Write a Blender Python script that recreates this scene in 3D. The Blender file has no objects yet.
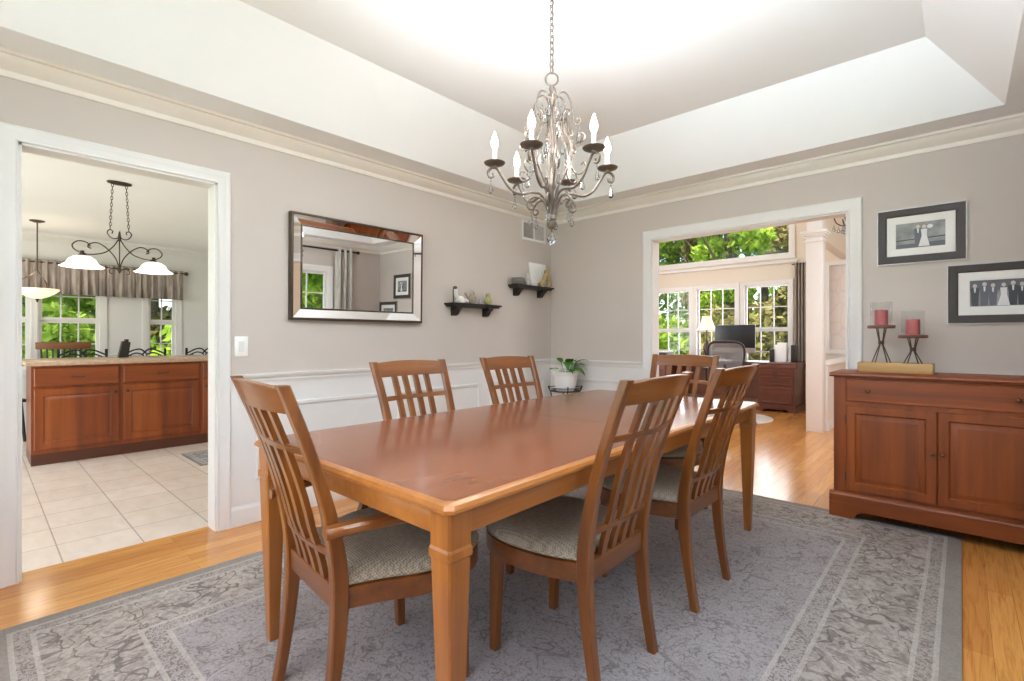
import bpy, bmesh, math, random
import numpy as np
from mathutils import Vector, Matrix
random.seed(7)
PI = math.pi
SC = bpy.context.scene
COL = SC.collection

# ------------------------------------------------------------------ camera, world, sun, area lights, exposure
cam_d = bpy.data.cameras.new('camera')
cam_d.sensor_fit = 'HORIZONTAL'
cam_d.sensor_width = 36.0
cam_d.lens = 490.67 / 1024 * 36.0
cam_d.shift_y = (337.93 - 340.5) / 1024
cam_d.clip_end = 300
cam = bpy.data.objects.new('camera', cam_d)
COL.objects.link(cam)
cam.location = (3.234, -4.1486, 1.1375)
cam.rotation_euler = (PI / 2, 0, 0.7411)
SC.camera = cam

world = bpy.data.worlds.new('world')
SC.world = world
world.use_nodes = True
wn = world.node_tree.nodes
wl = world.node_tree.links
sky = wn.new('ShaderNodeTexSky')
sky.sky_type = 'NISHITA'
sky.sun_disc = False
sky.sun_elevation = math.radians(55)
sky.sun_rotation = math.radians(160)
sky.air_density = 1.0
sky.dust_density = 2.0
wl.new(sky.outputs['Color'], wn['Background'].inputs['Color'])
wn['Background'].inputs['Strength'].default_value = 0.45

def sun_light(direction, strength, color):
    d = bpy.data.lights.new('sun', 'SUN')
    d.energy = strength; d.color = color; d.angle = 0.02
    o = bpy.data.objects.new('sun', d); COL.objects.link(o)
    o.rotation_euler = Vector(direction).to_track_quat('Z', 'Y').to_euler()
    return o
sun_light((-0.10, -0.34, 0.92), 11.0, (1.0, 0.95, 0.86))

def area(name, loc, direction, sx, sy, watts, color=(1, 1, 1)):
    d = bpy.data.lights.new(name, 'AREA')
    d.shape = 'RECTANGLE'; d.size = sx; d.size_y = sy; d.energy = watts; d.color = color
    o = bpy.data.objects.new(name, d); COL.objects.link(o)
    o.location = loc
    o.rotation_euler = Vector([-c for c in direction]).to_track_quat('Z', 'Y').to_euler()
    return o
# east daylight at an added unseen window; added fill behind the camera
area('daylight_east', (3.86, -3.15, 1.45), (-1, 0, 0.0), 1.5, 1.5, 9, (0.72, 0.86, 1.0))
area('fill_south', (1.9, -4.86, 1.35), (0, 1, 0.45), 2.2, 1.8, 27, (0.74, 0.88, 1.0))
# added spot behind the camera, like a flash bounced off the raised ceiling
up_d = bpy.data.lights.new('added_bounce_spot', 'SPOT')
up_d.energy = 470; up_d.spot_size = math.radians(130); up_d.spot_blend = 0.9; up_d.shadow_soft_size = 0.12; up_d.color = (0.72, 0.86, 1.0)
up = bpy.data.objects.new('added_bounce_spot', up_d); COL.objects.link(up)
up.location = (2.55, -3.75, 1.75); up.rotation_euler = Vector((-0.10, -0.42, -0.90)).to_track_quat('Z', 'Y').to_euler()
# daylight at the office windows; kitchen, foyer and office-side fills are added, unseen
area('fill_kitchen', (-2.3, -6.35, 1.4), (0, 1, 0.1), 3.2, 1.9, 66, (0.82, 0.90, 1.0))
area('daylight_office', (0.1, 5.15, 1.9), (0, -1, -0.1), 2.4, 2.2, 95, (0.9, 0.95, 1.0))
area('fill_foyer', (3.95, 1.3, 2.1), (-1, 0.45, -0.15), 1.6, 2.4, 78, (0.90, 0.95, 1.0))
area('fill_office_side', (-1.98, 2.6, 1.5), (1, 0.25, 0.05), 1.6, 1.7, 80, (0.88, 0.95, 1.0))

vs = SC.view_settings
vs.view_transform = 'Standard'
vs.look = 'None'
vs.gamma = 1.0
vs.use_curve_mapping = False
vs.exposure = -0.07
SC.cycles.max_bounces = 10
SC.cycles.diffuse_bounces = 6
SC.cycles.transparent_max_bounces = 16
SC.cycles.sample_clamp_indirect = 25.0
SC.cycles.caustics_reflective = False
SC.cycles.caustics_refractive = False

# ------------------------------------------------------------------ materials
def lin(c):
    c = c / 255.0
    return c / 12.92 if c <= 0.04045 else ((c + 0.055) / 1.055) ** 2.4
def rgb(r, g, b): return (lin(r), lin(g), lin(b), 1.0)

class NT:
    def __init__(s, name):
        s.m = bpy.data.materials.new(name); s.m.use_nodes = True
        s.n = s.m.node_tree.nodes; s.l = s.m.node_tree.links
        s.b = s.n['Principled BSDF']; s.out = s.n['Material Output']
    def new(s, t, **kw):
        n = s.n.new(t)
        for k, v in kw.items(): setattr(n, k, v)
        return n
    def link(s, a, b): s.l.new(a, b)
    def math(s, op, a, b=None, c=None):
        n = s.n.new('ShaderNodeMath'); n.operation = op
        for i, v in enumerate((a, b, c)):
            if v is None: continue
            if isinstance(v, (int, float)): n.inputs[i].default_value = v
            else: s.l.new(v, n.inputs[i])
        return n.outputs[0]
    def mix(s, f, a, b, blend='MIX'):
        n = s.n.new('ShaderNodeMix'); n.data_type = 'RGBA'; n.blend_type = blend
        for i, v in ((0, f), (6, a), (7, b)):
            if isinstance(v, (int, float)): n.inputs[i].default_value = v
            elif isinstance(v, tuple): n.inputs[i].default_value = v
            else: s.l.new(v, n.inputs[i])
        return n.outputs[2]
    def ramp(s, f, stops, interp='LINEAR'):
        n = s.n.new('ShaderNodeValToRGB'); cr = n.color_ramp; cr.interpolation = interp
        while len(cr.elements) < len(stops): cr.elements.new(0.5)
        for e, (p, c) in zip(cr.elements, stops):
            e.position = p; e.color = c if isinstance(c, tuple) else (c, c, c, 1)
        s.l.new(f, n.inputs[0]); return n.outputs[0]
    def coord(s, scale=(1, 1, 1), loc=(0, 0, 0), rot=(0, 0, 0), src='Object'):
        t = s.n.new('ShaderNodeTexCoord'); m = s.n.new('ShaderNodeMapping')
        m.inputs['Scale'].default_value = scale; m.inputs['Location'].default_value = loc
        m.inputs['Rotation'].default_value = rot
        s.l.new(t.outputs[src], m.inputs['Vector']); return m.outputs[0]
    def noise(s, vec, scale, detail=3, rough=0.55, dist=0.0):
        n = s.n.new('ShaderNodeTexNoise'); s.l.new(vec, n.inputs['Vector'])
        n.inputs['Scale'].default_value = scale; n.inputs['Detail'].default_value = detail
        n.inputs['Roughness'].default_value = rough; n.inputs['Distortion'].default_value = dist
        return n.outputs['Fac']
    def bump(s, h, strength, dist=0.01):
        n = s.n.new('ShaderNodeBump'); n.inputs['Strength'].default_value = strength
        n.inputs['Distance'].default_value = dist
        s.l.new(h, n.inputs['Height']); s.l.new(n.outputs[0], s.b.inputs['Normal'])
    def set(s, color=None, rough=None, metal=None, coat=None, spec=None):
        for k, v in (('Base Color', color), ('Roughness', rough), ('Metallic', metal), ('Coat Weight', coat), ('Specular IOR Level', spec)):
            if v is None: continue
            if isinstance(v, (int, float, tuple)): s.b.inputs[k].default_value = v
            else: s.l.new(v, s.b.inputs[k])
        if coat: s.b.inputs['Coat Roughness'].default_value = 0.12
        return s.m

def plain(name, c, rough=0.6, metal=0.0, coat=0.0, vary=0.06, scale=8):
    t = NT(name)
    n = t.noise(t.coord(), scale, 3)
    a = tuple(x * (1 - vary) for x in c[:3]) + (1,); b = tuple(min(1, x * (1 + vary)) for x in c[:3]) + (1,)
    return t.set(t.ramp(n, [(0.3, a), (0.7, b)]), rough, metal, coat or None)

def wood(name, dark, mid, light, axis, rough=0.33, coat=0.25, scale=26, stretch=0.06, knots=0.25):
    t = NT(name)
    sc = [1, 1, 1]; sc['xyz'.index(axis)] = stretch
    v = t.coord(tuple(sc))
    a = t.noise(v, scale, 4, 0.6, 0.0)
    big = t.noise(v, scale * 0.18, 2, 0.5, 0.0)
    f = t.math('ADD', t.math('MULTIPLY', a, 0.62), t.math('MULTIPLY', big, 0.38))
    c = t.ramp(f, [(0.32, dark), (0.5, mid), (0.68, light)])
    fine = t.noise(v, scale * 6, 2, 0.5)
    c = t.mix(knots, c, t.ramp(fine, [(0.3, 0.72), (0.7, 1.0)]), 'MULTIPLY')
    return t.set(c, rough, 0, coat)

def oak_floor():
    t = NT('oak_strip_floor')
    v = t.coord(rot=(0, 0, PI / 2))
    br = t.new('ShaderNodeTexBrick'); t.link(v, br.inputs['Vector'])
    br.offset = 0.37; br.offset_frequency = 2
    for k, val in (('Scale', 1.0), ('Brick Width', 1.7), ('Row Height', 0.083), ('Mortar Size', 0.0006), ('Mortar Smooth', 0.1), ('Bias', 0.0)):
        br.inputs[k].default_value = val
    br.inputs['Color1'].default_value = rgb(200, 136, 68)
    br.inputs['Color2'].default_value = rgb(220, 160, 86)
    br.inputs['Mortar'].default_value = rgb(140, 90, 46)
    g = t.noise(t.coord((22, 1.1, 1)), 3.2, 5, 0.62, 0.8)
    gr = t.ramp(g, [(0.28, rgb(176, 128, 82)), (0.55, rgb(255, 255, 255))])
    c = t.mix(0.55, br.outputs['Color'], gr, 'MULTIPLY')
    blotch = t.noise(t.coord((1, 0.4, 1)), 1.6, 2)
    c = t.mix(0.25, c, t.ramp(blotch, [(0.35, rgb(235, 200, 160)), (0.65, rgb(255, 250, 240))]), 'MULTIPLY')
    t.bump(br.outputs['Fac'], 0.12, 0.002)
    return t.set(c, 0.2, 0, 0.2)

def tile_floor():
    t = NT('cream_floor_tile')
    v = t.coord(loc=(0.10, 0.165, 0))
    br = t.new('ShaderNodeTexBrick'); t.link(v, br.inputs['Vector'])
    br.offset = 0.0
    for k, val in (('Scale', 1.0), ('Brick Width', 0.335), ('Row Height', 0.335), ('Mortar Size', 0.0035), ('Mortar Smooth', 0.1)):
        br.inputs[k].default_value = val
    br.inputs['Color1'].default_value = rgb(232, 216, 202)
    br.inputs['Color2'].default_value = rgb(238, 224, 211)
    br.inputs['Mortar'].default_value = rgb(172, 160, 148)
    n = t.noise(t.coord((1, 2.2, 1)), 4.5, 5, 0.6, 0.7)
    c = t.mix(0.35, br.outputs['Color'], t.ramp(n, [(0.3, rgb(214, 196, 176)), (0.65, rgb(255, 252, 248))]), 'MULTIPLY')
    return t.set(c, 0.3)

def rug_material(name, hx, hy, bands, cols):
    t = NT(name)
    tc = t.new('ShaderNodeTexCoord'); sp = t.new('ShaderNodeSeparateXYZ')
    t.link(tc.outputs['Object'], sp.inputs[0])
    wob = t.math('MULTIPLY', t.math('SUBTRACT', t.noise(tc.outputs['Object'], 3, 2), 0.5), 0.008)
    dx = t.math('SUBTRACT', hx, t.math('ABSOLUTE', sp.outputs[0]))
    dy = t.math('SUBTRACT', hy, t.math('ABSOLUTE', sp.outputs[1]))
    d = t.math('ADD', t.math('MINIMUM', dx, dy), wob)
    dn = t.math('DIVIDE', d, 0.6)
    b0, b1, b2, b3 = [b / 0.6 for b in bands]
    e = 0.008 / 0.6
    base = t.ramp(dn, [(0, cols['edge']), (b0, cols['thin']), (b1, cols['light']), (b2, cols['inner']), (b3, cols['field'])], 'CONSTANT')
    # pattern strength per band
    def dup_v(scale, rnd=1.0, smooth=0.0, dist=0.03):
        v = t.new('ShaderNodeTexVoronoi'); v.feature = 'F1'
        v.inputs['Scale'].default_value = scale; v.inputs['Randomness'].default_value = rnd
        ns = t.new('ShaderNodeTexNoise'); t.link(tc.outputs['Object'], ns.inputs['Vector'])
        ns.inputs['Scale'].default_value = scale * 1.6; ns.inputs['Detail'].default_value = 3
        mx = t.new('ShaderNodeMixRGB'); mx.blend_type = 'LINEAR_LIGHT'; mx.inputs[0].default_value = dist * 2
        t.link(tc.outputs['Object'], mx.inputs[1]); t.link(ns.outputs['Color'], mx.inputs[2])
        t.link(mx.outputs[0], v.inputs['Vector'])
        return v.outputs['Distance']
    # floral band: blossom rings on scrolling blobs
    f1 = dup_v(6.5, 0.8, dist=0.06)
    ring = t.math('SINE', t.math('MULTIPLY', f1, 15.0))
    blot = t.noise(tc.outputs['Object'], 17, 4, 0.62, 1.4)
    flo = t.math('MULTIPLY', t.math('ADD', ring, 1.0), t.math('GREATER_THAN', blot, 0.5))
    flo = t.math('MINIMUM', flo, 1.0)
    soft = t.ramp(t.noise(tc.outputs['Object'], 13, 5, 0.6, 2.0), [(0.47, 0.0), (0.56, 1.0)])
    flo = t.math('MINIMUM', t.math('ADD', t.math('MULTIPLY', flo, 0.55), t.math('MULTIPLY', soft, 0.5)), 1.0)
    # field: small scattered sprigs
    f2 = dup_v(12, 1.0, dist=0.06)
    spr = t.math('MULTIPLY', t.math('GREATER_THAN', t.math('SINE', t.math('MULTIPLY', f2, 16.0)), 0.0),
                 t.ramp(t.noise(tc.outputs['Object'], 26, 5, 0.7, 2.2), [(0.50, 0.0), (0.56, 1.0)]))
    def vine(scale, width, dist=0.8):
        n = t.noise(tc.outputs['Object'], scale, 1.5, 0.5, dist)
        return t.math('LESS_THAN', t.math('ABSOLUTE', t.math('SUBTRACT', n, 0.5)), width)
    spr = t.math('MINIMUM', t.math('ADD', t.math('MULTIPLY', spr, 0.7), t.math('MULTIPLY', t.math('MAXIMUM', vine(7.0, 0.010), vine(10.5, 0.010, 1.5)), 0.55)), 1.0)
    flo = t.math('MINIMUM', t.math('ADD', t.math('MULTIPLY', flo, 0.75), t.math('MULTIPLY', vine(8.0, 0.020, 1.2), 0.8)), 1.0)
    # thin bands: running motif
    f3 = dup_v(24, 0.6, dist=0.04)
    run = t.math('GREATER_THAN', t.math('SINE', t.math('MULTIPLY', f3, 10.0)), 0.0)
    w_edge = t.ramp(dn, [(0, 0.0), (b0, 0.0), (b1, 1.0), (b2, 0.0), (b3, 0.0)], 'CONSTANT')
    w_run = t.ramp(dn, [(0, 0.0), (b0, 0.75), (b1, 0.0), (b2, 0.8), (b3, 0.0)], 'CONSTANT')
    w_fld = t.ramp(dn, [(0, 0.05), (b0, 0.0), (b1, 0.0), (b2, 0.0), (b3, 0.9)], 'CONSTANT')
    pat = t.math('ADD', t.math('MULTIPLY', flo, w_edge), t.math('ADD', t.math('MULTIPLY', run, w_run), t.math('MULTIPLY', spr, w_fld)))
    tint = t.ramp(t.noise(tc.outputs['Object'], 5, 2), [(0.4, cols['dark1']), (0.6, cols['dark2'])])
    c = t.mix(t.math('MULTIPLY', pat, 0.72), base, tint)
    # guard lines between the bands
    lines = None
    for b in (b0, b1, b2, b3):
        k = t.math('LESS_THAN', t.math('ABSOLUTE', t.math('SUBTRACT', dn, b)), e)
        lines = k if lines is None else t.math('MAXIMUM', lines, k)
    c = t.mix(t.math('MULTIPLY', lines, 0.55), c, cols['line'])
    worn = t.noise(tc.outputs['Object'], 2.3, 5, 0.7)
    c = t.mix(0.4, c, t.ramp(worn, [(0.35, rgb(200, 194, 192)), (0.62, rgb(255, 255, 255))]), 'MULTIPLY')
    speck = t.noise(tc.outputs['Object'], 90, 2, 0.6)
    c = t.mix(0.3, c, t.ramp(speck, [(0.35, rgb(190, 184, 180)), (0.6, rgb(255, 255, 255))]), 'MULTIPLY')
    t.bump(speck, 0.3, 0.004)
    return t.set(c, 0.95, spec=0.1)

def seat_fabric():
    t = NT('woven_seat_fabric')
    v = t.coord(rot=(0, 0, PI / 4))
    ch = t.new('ShaderNodeTexChecker'); t.link(v, ch.inputs['Vector'])
    ch.inputs['Scale'].default_value = 170
    ch.inputs['Color1'].default_value = rgb(180, 167, 148); ch.inputs['Color2'].default_value = rgb(138, 127, 111)
    n = t.noise(t.coord(), 60, 3)
    c = t.mix(0.35, ch.outputs['Color'], t.ramp(n, [(0.35, rgb(170, 165, 158)), (0.65, rgb(255, 255, 255))]), 'MULTIPLY')
    t.bump(ch.outputs['Fac'], 0.4, 0.003)
    return t.set(c, 0.9, spec=0.2)

def glass_pane():
    t = NT('window_glass')
    tr = t.new('ShaderNodeBsdfTransparent'); gl = t.new('ShaderNodeBsdfGlossy'); gl.inputs['Roughness'].default_value = 0.02
    mx = t.new('ShaderNodeMixShader'); mx.inputs[0].default_value = 0.012
    t.link(tr.outputs[0], mx.inputs[1]); t.link(gl.outputs[0], mx.inputs[2]); t.link(mx.outputs[0], t.out.inputs[0])
    return t.m

def thin_glass():
    t = NT('clear_hurricane_glass')
    tr = t.new('ShaderNodeBsdfTransparent'); tr.inputs[0].default_value = (0.97, 0.97, 0.97, 1)
    gl = t.new('ShaderNodeBsdfGlossy'); gl.inputs['Roughness'].default_value = 0.03; gl.inputs[0].default_value = (0.6, 0.6, 0.6, 1)
    lw = t.new('ShaderNodeLayerWeight'); lw.inputs[0].default_value = 0.25
    k = t.math('ADD', t.math('MULTIPLY', t.math('POWER', lw.outputs['Facing'], 3.0), 0.22), 0.02)
    mx = t.new('ShaderNodeMixShader'); t.link(k, mx.inputs[0])
    df = t.new('ShaderNodeBsdfDiffuse'); df.inputs[0].default_value = (0.8, 0.8, 0.8, 1)
    m2 = t.new('ShaderNodeMixShader'); m2.inputs[0].default_value = 0.5
    t.link(gl.outputs[0], m2.inputs[1]); t.link(df.outputs[0], m2.inputs[2])
    t.link(tr.outputs[0], mx.inputs[1]); t.link(m2.outputs[0], mx.inputs[2]); t.link(mx.outputs[0], t.out.inputs[0])
    return t.m

def crystal():
    t = NT('crystal')
    tr = t.new('ShaderNodeBsdfTransparent'); tr.inputs[0].default_value = (0.93, 0.93, 0.94, 1)
    gl = t.new('ShaderNodeBsdfGlossy'); gl.inputs['Roughness'].default_value = 0.05
    fr = t.new('ShaderNodeFresnel'); fr.inputs[0].default_value = 1.9
    mx = t.new('ShaderNodeMixShader'); t.link(fr.outputs[0], mx.inputs[0])
    t.link(tr.outputs[0], mx.inputs[1]); t.link(gl.outputs[0], mx.inputs[2]); t.link(mx.outputs[0], t.out.inputs[0])
    return t.m

def glow(name, c, strength, base=None):
    t = NT(name)
    t.b.inputs['Emission Color'].default_value = c; t.b.inputs['Emission Strength'].default_value = strength
    return t.set(base or c, 0.4)

def leaf_material(name, dark, light, trans=0.35):
    t = NT(name)
    n = t.noise(t.coord(), 2.2, 3, 0.7)
    c = t.ramp(n, [(0.34, dark), (0.66, light)])
    df = t.new('ShaderNodeBsdfDiffuse'); tl = t.new('ShaderNodeBsdfTranslucent')
    t.link(c, df.inputs[0]); t.link(c, tl.inputs[0])
    mx = t.new('ShaderNodeMixShader'); mx.inputs[0].default_value = trans
    t.link(df.outputs[0], mx.inputs[1]); t.link(tl.outputs[0], mx.inputs[2]); t.link(mx.outputs[0], t.out.inputs[0])
    return t.m

def curtain_material(name, a, b, scale=40):
    t = NT(name)
    n = t.noise(t.coord((1, 1, 0.15)), scale, 3)
    return t.set(t.ramp(n, [(0.35, a), (0.65, b)]), 0.85, spec=0.15)

WALL = plain('taupe_wall_paint', rgb(199, 189, 181), 0.85, vary=0.012, scale=2)
CEIL = plain('white_ceiling_paint', rgb(240, 240, 240), 0.9, vary=0.008, scale=2)
TRIM = plain('white_trim_paint', rgb(224, 221, 218), 0.4, vary=0.008, scale=3)
KWALL = plain('pale_kitchen_wall_paint', rgb(222, 220, 217), 0.85, vary=0.012, scale=2)
OWALL = plain('cream_office_wall_paint', rgb(224, 214, 200), 0.85, vary=0.012, scale=2)
OAK = oak_floor()
TILE = tile_floor()
TOPW = wood('table_top_wood', rgb(118, 62, 34), rgb(132, 72, 42), rgb(144, 82, 50), 'y', 0.22, 0.3, 9, 0.05, 0.12)
TRIMW_X = wood('honey_maple_x', rgb(134, 76, 28), rgb(164, 100, 42), rgb(182, 116, 54), 'x', 0.3, 0.3, 20)
TRIMW_Y = wood('honey_maple_y', rgb(134, 76, 28), rgb(164, 100, 42), rgb(182, 116, 54), 'y', 0.3, 0.3, 20)
TRIMW_Z = wood('honey_maple_z', rgb(134, 76, 28), rgb(164, 100, 42), rgb(182, 116, 54), 'z', 0.3, 0.3, 20)
SB_X = wood('sideboard_wood_x', rgb(106, 46, 8), rgb(132, 62, 12), rgb(152, 78, 20), 'x', 0.42, 0.06, 18, 0.06)
SB_Z = wood('sideboard_wood_z', rgb(106, 46, 8), rgb(132, 62, 12), rgb(152, 78, 20), 'z', 0.42, 0.06, 18, 0.06)
KC_Y = wood('kitchen_cherry_y', rgb(108, 46, 8), rgb(134, 62, 14), rgb(156, 80, 24), 'y', 0.36, 0.2, 12, 0.06)
KC_Z = wood('kitchen_cherry_z', rgb(94, 38, 8), rgb(128, 58, 12), rgb(160, 82, 26), 'z', 0.36, 0.2, 9, 0.05)
KTOE = wood('kitchen_toe_wood', rgb(74, 36, 18), rgb(88, 44, 24), rgb(100, 52, 28), 'y', 0.45, 0.1, 12)
DESK = wood('desk_mahogany', rgb(80, 40, 26), rgb(100, 52, 35), rgb(116, 66, 46), 'x', 0.35, 0.2, 18)
LIGHTW = wood('pine_tray_wood', rgb(150, 112, 64), rgb(184, 146, 92), rgb(206, 172, 120), 'x', 0.6, 0.0, 16)
RUSTW = wood('weathered_disc_wood', rgb(88, 58, 46), rgb(112, 80, 66), rgb(136, 104, 90), 'x', 0.6, 0.0, 22)
BLACKW = plain('black_painted_wood', rgb(34, 27, 25), 0.45)
FABRIC = seat_fabric()
GLASS = glass_pane()
HGLASS = thin_glass()
CRYST = crystal()
MIRROR = plain('mirror_silver', (0.93, 0.93, 0.93, 1), 0.0, 1.0, vary=0.0)
BRONZE = plain('dark_bronze', rgb(84, 70, 60), 0.4, 0.7)
IRON = plain('brown_iron', rgb(74, 62, 54), 0.5, 0.6)
BLACKIRON = plain('black_iron', rgb(40, 38, 38), 0.5, 0.4)
WSILVER = plain('weathered_silver_metal', rgb(112, 100, 91), 0.45, 0.55, vary=0.25, scale=40)
KNOB = plain('aged_brass_knob', rgb(120, 76, 44), 0.35, 0.6)
WHITEP = plain('white_plastic', rgb(240, 239, 236), 0.4, vary=0.01)
BLACKP = plain('black_plastic', rgb(26, 26, 28), 0.35)
FRAME = plain('charcoal_frame', rgb(62, 54, 52), 0.5, vary=0.1, scale=60)
SILVERE = plain('silver_frame_edge', rgb(190, 186, 182), 0.35, 0.6)
MAT = plain('white_mat_board', rgb(240, 239, 236), 0.9, vary=0.01)
BULB = glow('lit_bulb', (1.0, 0.86, 0.66, 1), 14)
SHADEW = glow('lit_white_glass', (1.0, 0.95, 0.87, 1), 1.6, rgb(246, 240, 230))
SHADEA = glow('lit_amber_glass', (1.0, 0.80, 0.58, 1), 1.0, rgb(240, 214, 180))
SHADEL = glow('lit_lamp_shade', (1.0, 0.88, 0.66, 1), 0.45, rgb(244, 232, 204))
CANDLE = plain('candle_sleeve', rgb(244, 240, 232), 0.5, vary=0.01)
ROSE = plain('rose_wax', rgb(178, 84, 84), 0.45, vary=0.08, scale=20)
CUR_G = curtain_material('grey_curtain', rgb(140, 128, 118), rgb(164, 152, 142))
CUR_S = curtain_material('silver_curtain', rgb(176, 170, 162), rgb(200, 194, 186))
VAL = curtain_material('valance_fabric', rgb(142, 130, 124), rgb(182, 170, 162), 26)
STONE = plain('counter_stone', rgb(190, 160, 134), 0.25, vary=0.15, scale=50)
GRASS = plain('lawn_grass', rgb(96, 128, 52), 0.95, vary=0.35, scale=3)
LEAFS = [leaf_material('spring_leaf', rgb(112, 150, 40), rgb(200, 220, 100), 0.5),
         leaf_material('mid_leaf', rgb(90, 124, 40), rgb(164, 188, 84), 0.45),
         leaf_material('woodland_leaf', rgb(104, 100, 56), rgb(172, 164, 108), 0.35),
         leaf_material('dark_leaf', rgb(70, 96, 36), rgb(132, 154, 70), 0.35)]
PLANTL = leaf_material('house_plant_leaf', rgb(44, 92, 34), rgb(112, 160, 80), 0.15)
PLANTW = leaf_material('house_plant_pale_leaf', rgb(190, 200, 170), rgb(226, 230, 214), 0.15)
BARK = plain('tree_bark', rgb(92, 78, 64), 0.95, vary=0.3, scale=12)

# ------------------------------------------------------------------ mesh helpers
def box(bm, c, s, bev=0.0, rot=None, seg=2, mi=0):
    r = bmesh.ops.create_cube(bm, size=1.0)
    vsx = r['verts']
    M = Matrix.Translation(c) @ (rot.to_4x4() if rot is not None else Matrix.Identity(4)) @ Matrix.Diagonal((s[0], s[1], s[2], 1))
    bmesh.ops.transform(bm, matrix=M, verts=vsx)
    fs = {f for v in vsx for f in v.link_faces}
    for f in fs: f.material_index = mi
    if bev > 0:
        es = list({e for v in vsx for e in v.link_edges})
        bmesh.ops.bevel(bm, geom=es, offset=bev, segments=seg, affect='EDGES', profile=0.5, material=-1)

def b2(bm, a, b, bev=0.0, mi=0):
    box(bm, [(a[i] + b[i]) / 2 for i in range(3)], [abs(b[i] - a[i]) for i in range(3)], bev, mi=mi)

def lathe(bm, prof, c=(0, 0, 0), seg=24, mi=0, flip=None):
    rings = []
    for r, z in prof:
        if r < 1e-5:
            rings.append([bm.verts.new((c[0], c[1], c[2] + z))])
        else:
            rings.append([bm.verts.new((c[0] + r * math.cos(2 * PI * i / seg), c[1] + r * math.sin(2 * PI * i / seg), c[2] + z)) for i in range(seg)])
    for a, b in zip(rings, rings[1:]):
        for i in range(seg):
            j = (i + 1) % seg
            if len(a) == 1 and len(b) == 1: continue
            if len(a) == 1: f = bm.faces.new((a[0], b[i], b[j]))
            elif len(b) == 1: f = bm.faces.new((a[i], a[j], b[0]))
            else: f = bm.faces.new((a[i], a[j], b[j], b[i]))
            f.material_index = mi

def smooth_path(pts, n=6):
    P = [Vector(p) for p in pts]; out = []
    for i in range(len(P) - 1):
        p0 = P[max(i - 1, 0)]; p1 = P[i]; p2 = P[i + 1]; p3 = P[min(i + 2, len(P) - 1)]
        for k in range(n):
            t = k / n
            out.append(0.5 * ((2 * p1) + (p2 - p0) * t + (2 * p0 - 5 * p1 + 4 * p2 - p3) * t * t + (3 * p1 - p0 - 3 * p2 + p3) * t ** 3))
    out.append(P[-1]); return out

def tube(bm, pts, r, seg=8, n=0, mi=0, closed=False):
    P = smooth_path(pts, n) if n else [Vector(p) for p in pts]
    N = len(P); rings = []; prev = None
    for i, p in enumerate(P):
        if closed: d = (P[(i + 1) % N] - P[i - 1]).normalized()
        else: d = (P[min(i + 1, N - 1)] - P[max(i - 1, 0)]).normalized()
        if prev is None:
            u = d.orthogonal().normalized()
        else:
            u = prev - d * prev.dot(d)
            u = u.normalized() if u.length > 1e-6 else d.orthogonal().normalized()
        prev = u; w = d.cross(u)
        rr = r if isinstance(r, (int, float)) else r[0] + (r[1] - r[0]) * i / max(N - 1, 1)
        rings.append([bm.verts.new(p + rr * (math.cos(2 * PI * k / seg) * u + math.sin(2 * PI * k / seg) * w)) for k in range(seg)])
    for i in range(N if closed else N - 1):
        a = rings[i]; b = rings[(i + 1) % N]
        for k in range(seg):
            f = bm.faces.new((a[k], a[(k + 1) % seg], b[(k + 1) % seg], b[k])); f.material_index = mi
    if not closed:
        for rg in (rings[0][::-1], rings[-1]):
            f = bm.faces.new(rg); f.material_index = mi

def sweep(bm, secs, mi=0):
    """secs: list of lists of points (same count) forming closed cross-sections; capped."""
    R = [[bm.verts.new(p) for p in s] for s in secs]
    n = len(R[0])
    for a, b in zip(R, R[1:]):
        for k in range(n):
            f = bm.faces.new((a[k], a[(k + 1) % n], b[(k + 1) % n], b[k])); f.material_index = mi
    f = bm.faces.new(R[0][::-1]); f.material_index = mi
    f = bm.faces.new(R[-1]); f.material_index = mi

def prism(bm, poly, axis, a, b, mi=0):
    """poly: 2D outline; extruded along axis from a to b. The 2D pair is the two other axes in xyz order."""
    def P(u, v, w):
        return {'x': (w, u, v), 'y': (u, w, v), 'z': (u, v, w)}[axis]
    sweep(bm, [[P(u, v, a) for u, v in poly], [P(u, v, b) for u, v in poly]], mi)

def rings(bm, w, h, steps, cap=True, close=False, mi=0, M=None, capmi=None):
    """concentric rectangles in the local x-z plane, facing -y. steps: (inset, out) where out is toward the viewer (-y)."""
    R = []
    for ins, out in steps:
        x = w / 2 - ins; z = h / 2 - ins
        R.append([bm.verts.new((M or Matrix.Identity(4)) @ Vector(p)) for p in ((-x, -out, -z), (x, -out, -z), (x, -out, z), (-x, -out, z))])
    for a, b in zip(R, R[1:]):
        for k in range(4):
            f = bm.faces.new((a[k], a[(k + 1) % 4], b[(k + 1) % 4], b[k])); f.material_index = mi
    if close:
        a, b = R[-1], R[0]
        for k in range(4):
            f = bm.faces.new((a[k], a[(k + 1) % 4], b[(k + 1) % 4], b[k])); f.material_index = mi
    if cap:
        f = bm.faces.new(R[-1]); f.material_index = mi if capmi is None else capmi

def place_y(c, ang=0.0):
    """matrix that puts a rings() panel at c, turned about z (0: faces -y)."""
    return Matrix.Translation(c) @ Matrix.Rotation(ang, 4, 'Z')

def obj(name, bm, mats, parent=None, angle=35, loc=None):
    bmesh.ops.recalc_face_normals(bm, faces=bm.faces[:])
    me = bpy.data.meshes.new(name); bm.to_mesh(me); bm.free()
    for m in (mats if isinstance(mats, (list, tuple)) else [mats]): me.materials.append(m)
    if angle:
        me.polygons.foreach_set('use_smooth', [True] * len(me.polygons))
        me.set_sharp_from_angle(angle=math.radians(angle))
    o = bpy.data.objects.new(name, me); COL.objects.link(o)
    if parent is not None: o.parent = parent
    if loc is not None: o.location = loc
    return o

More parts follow.
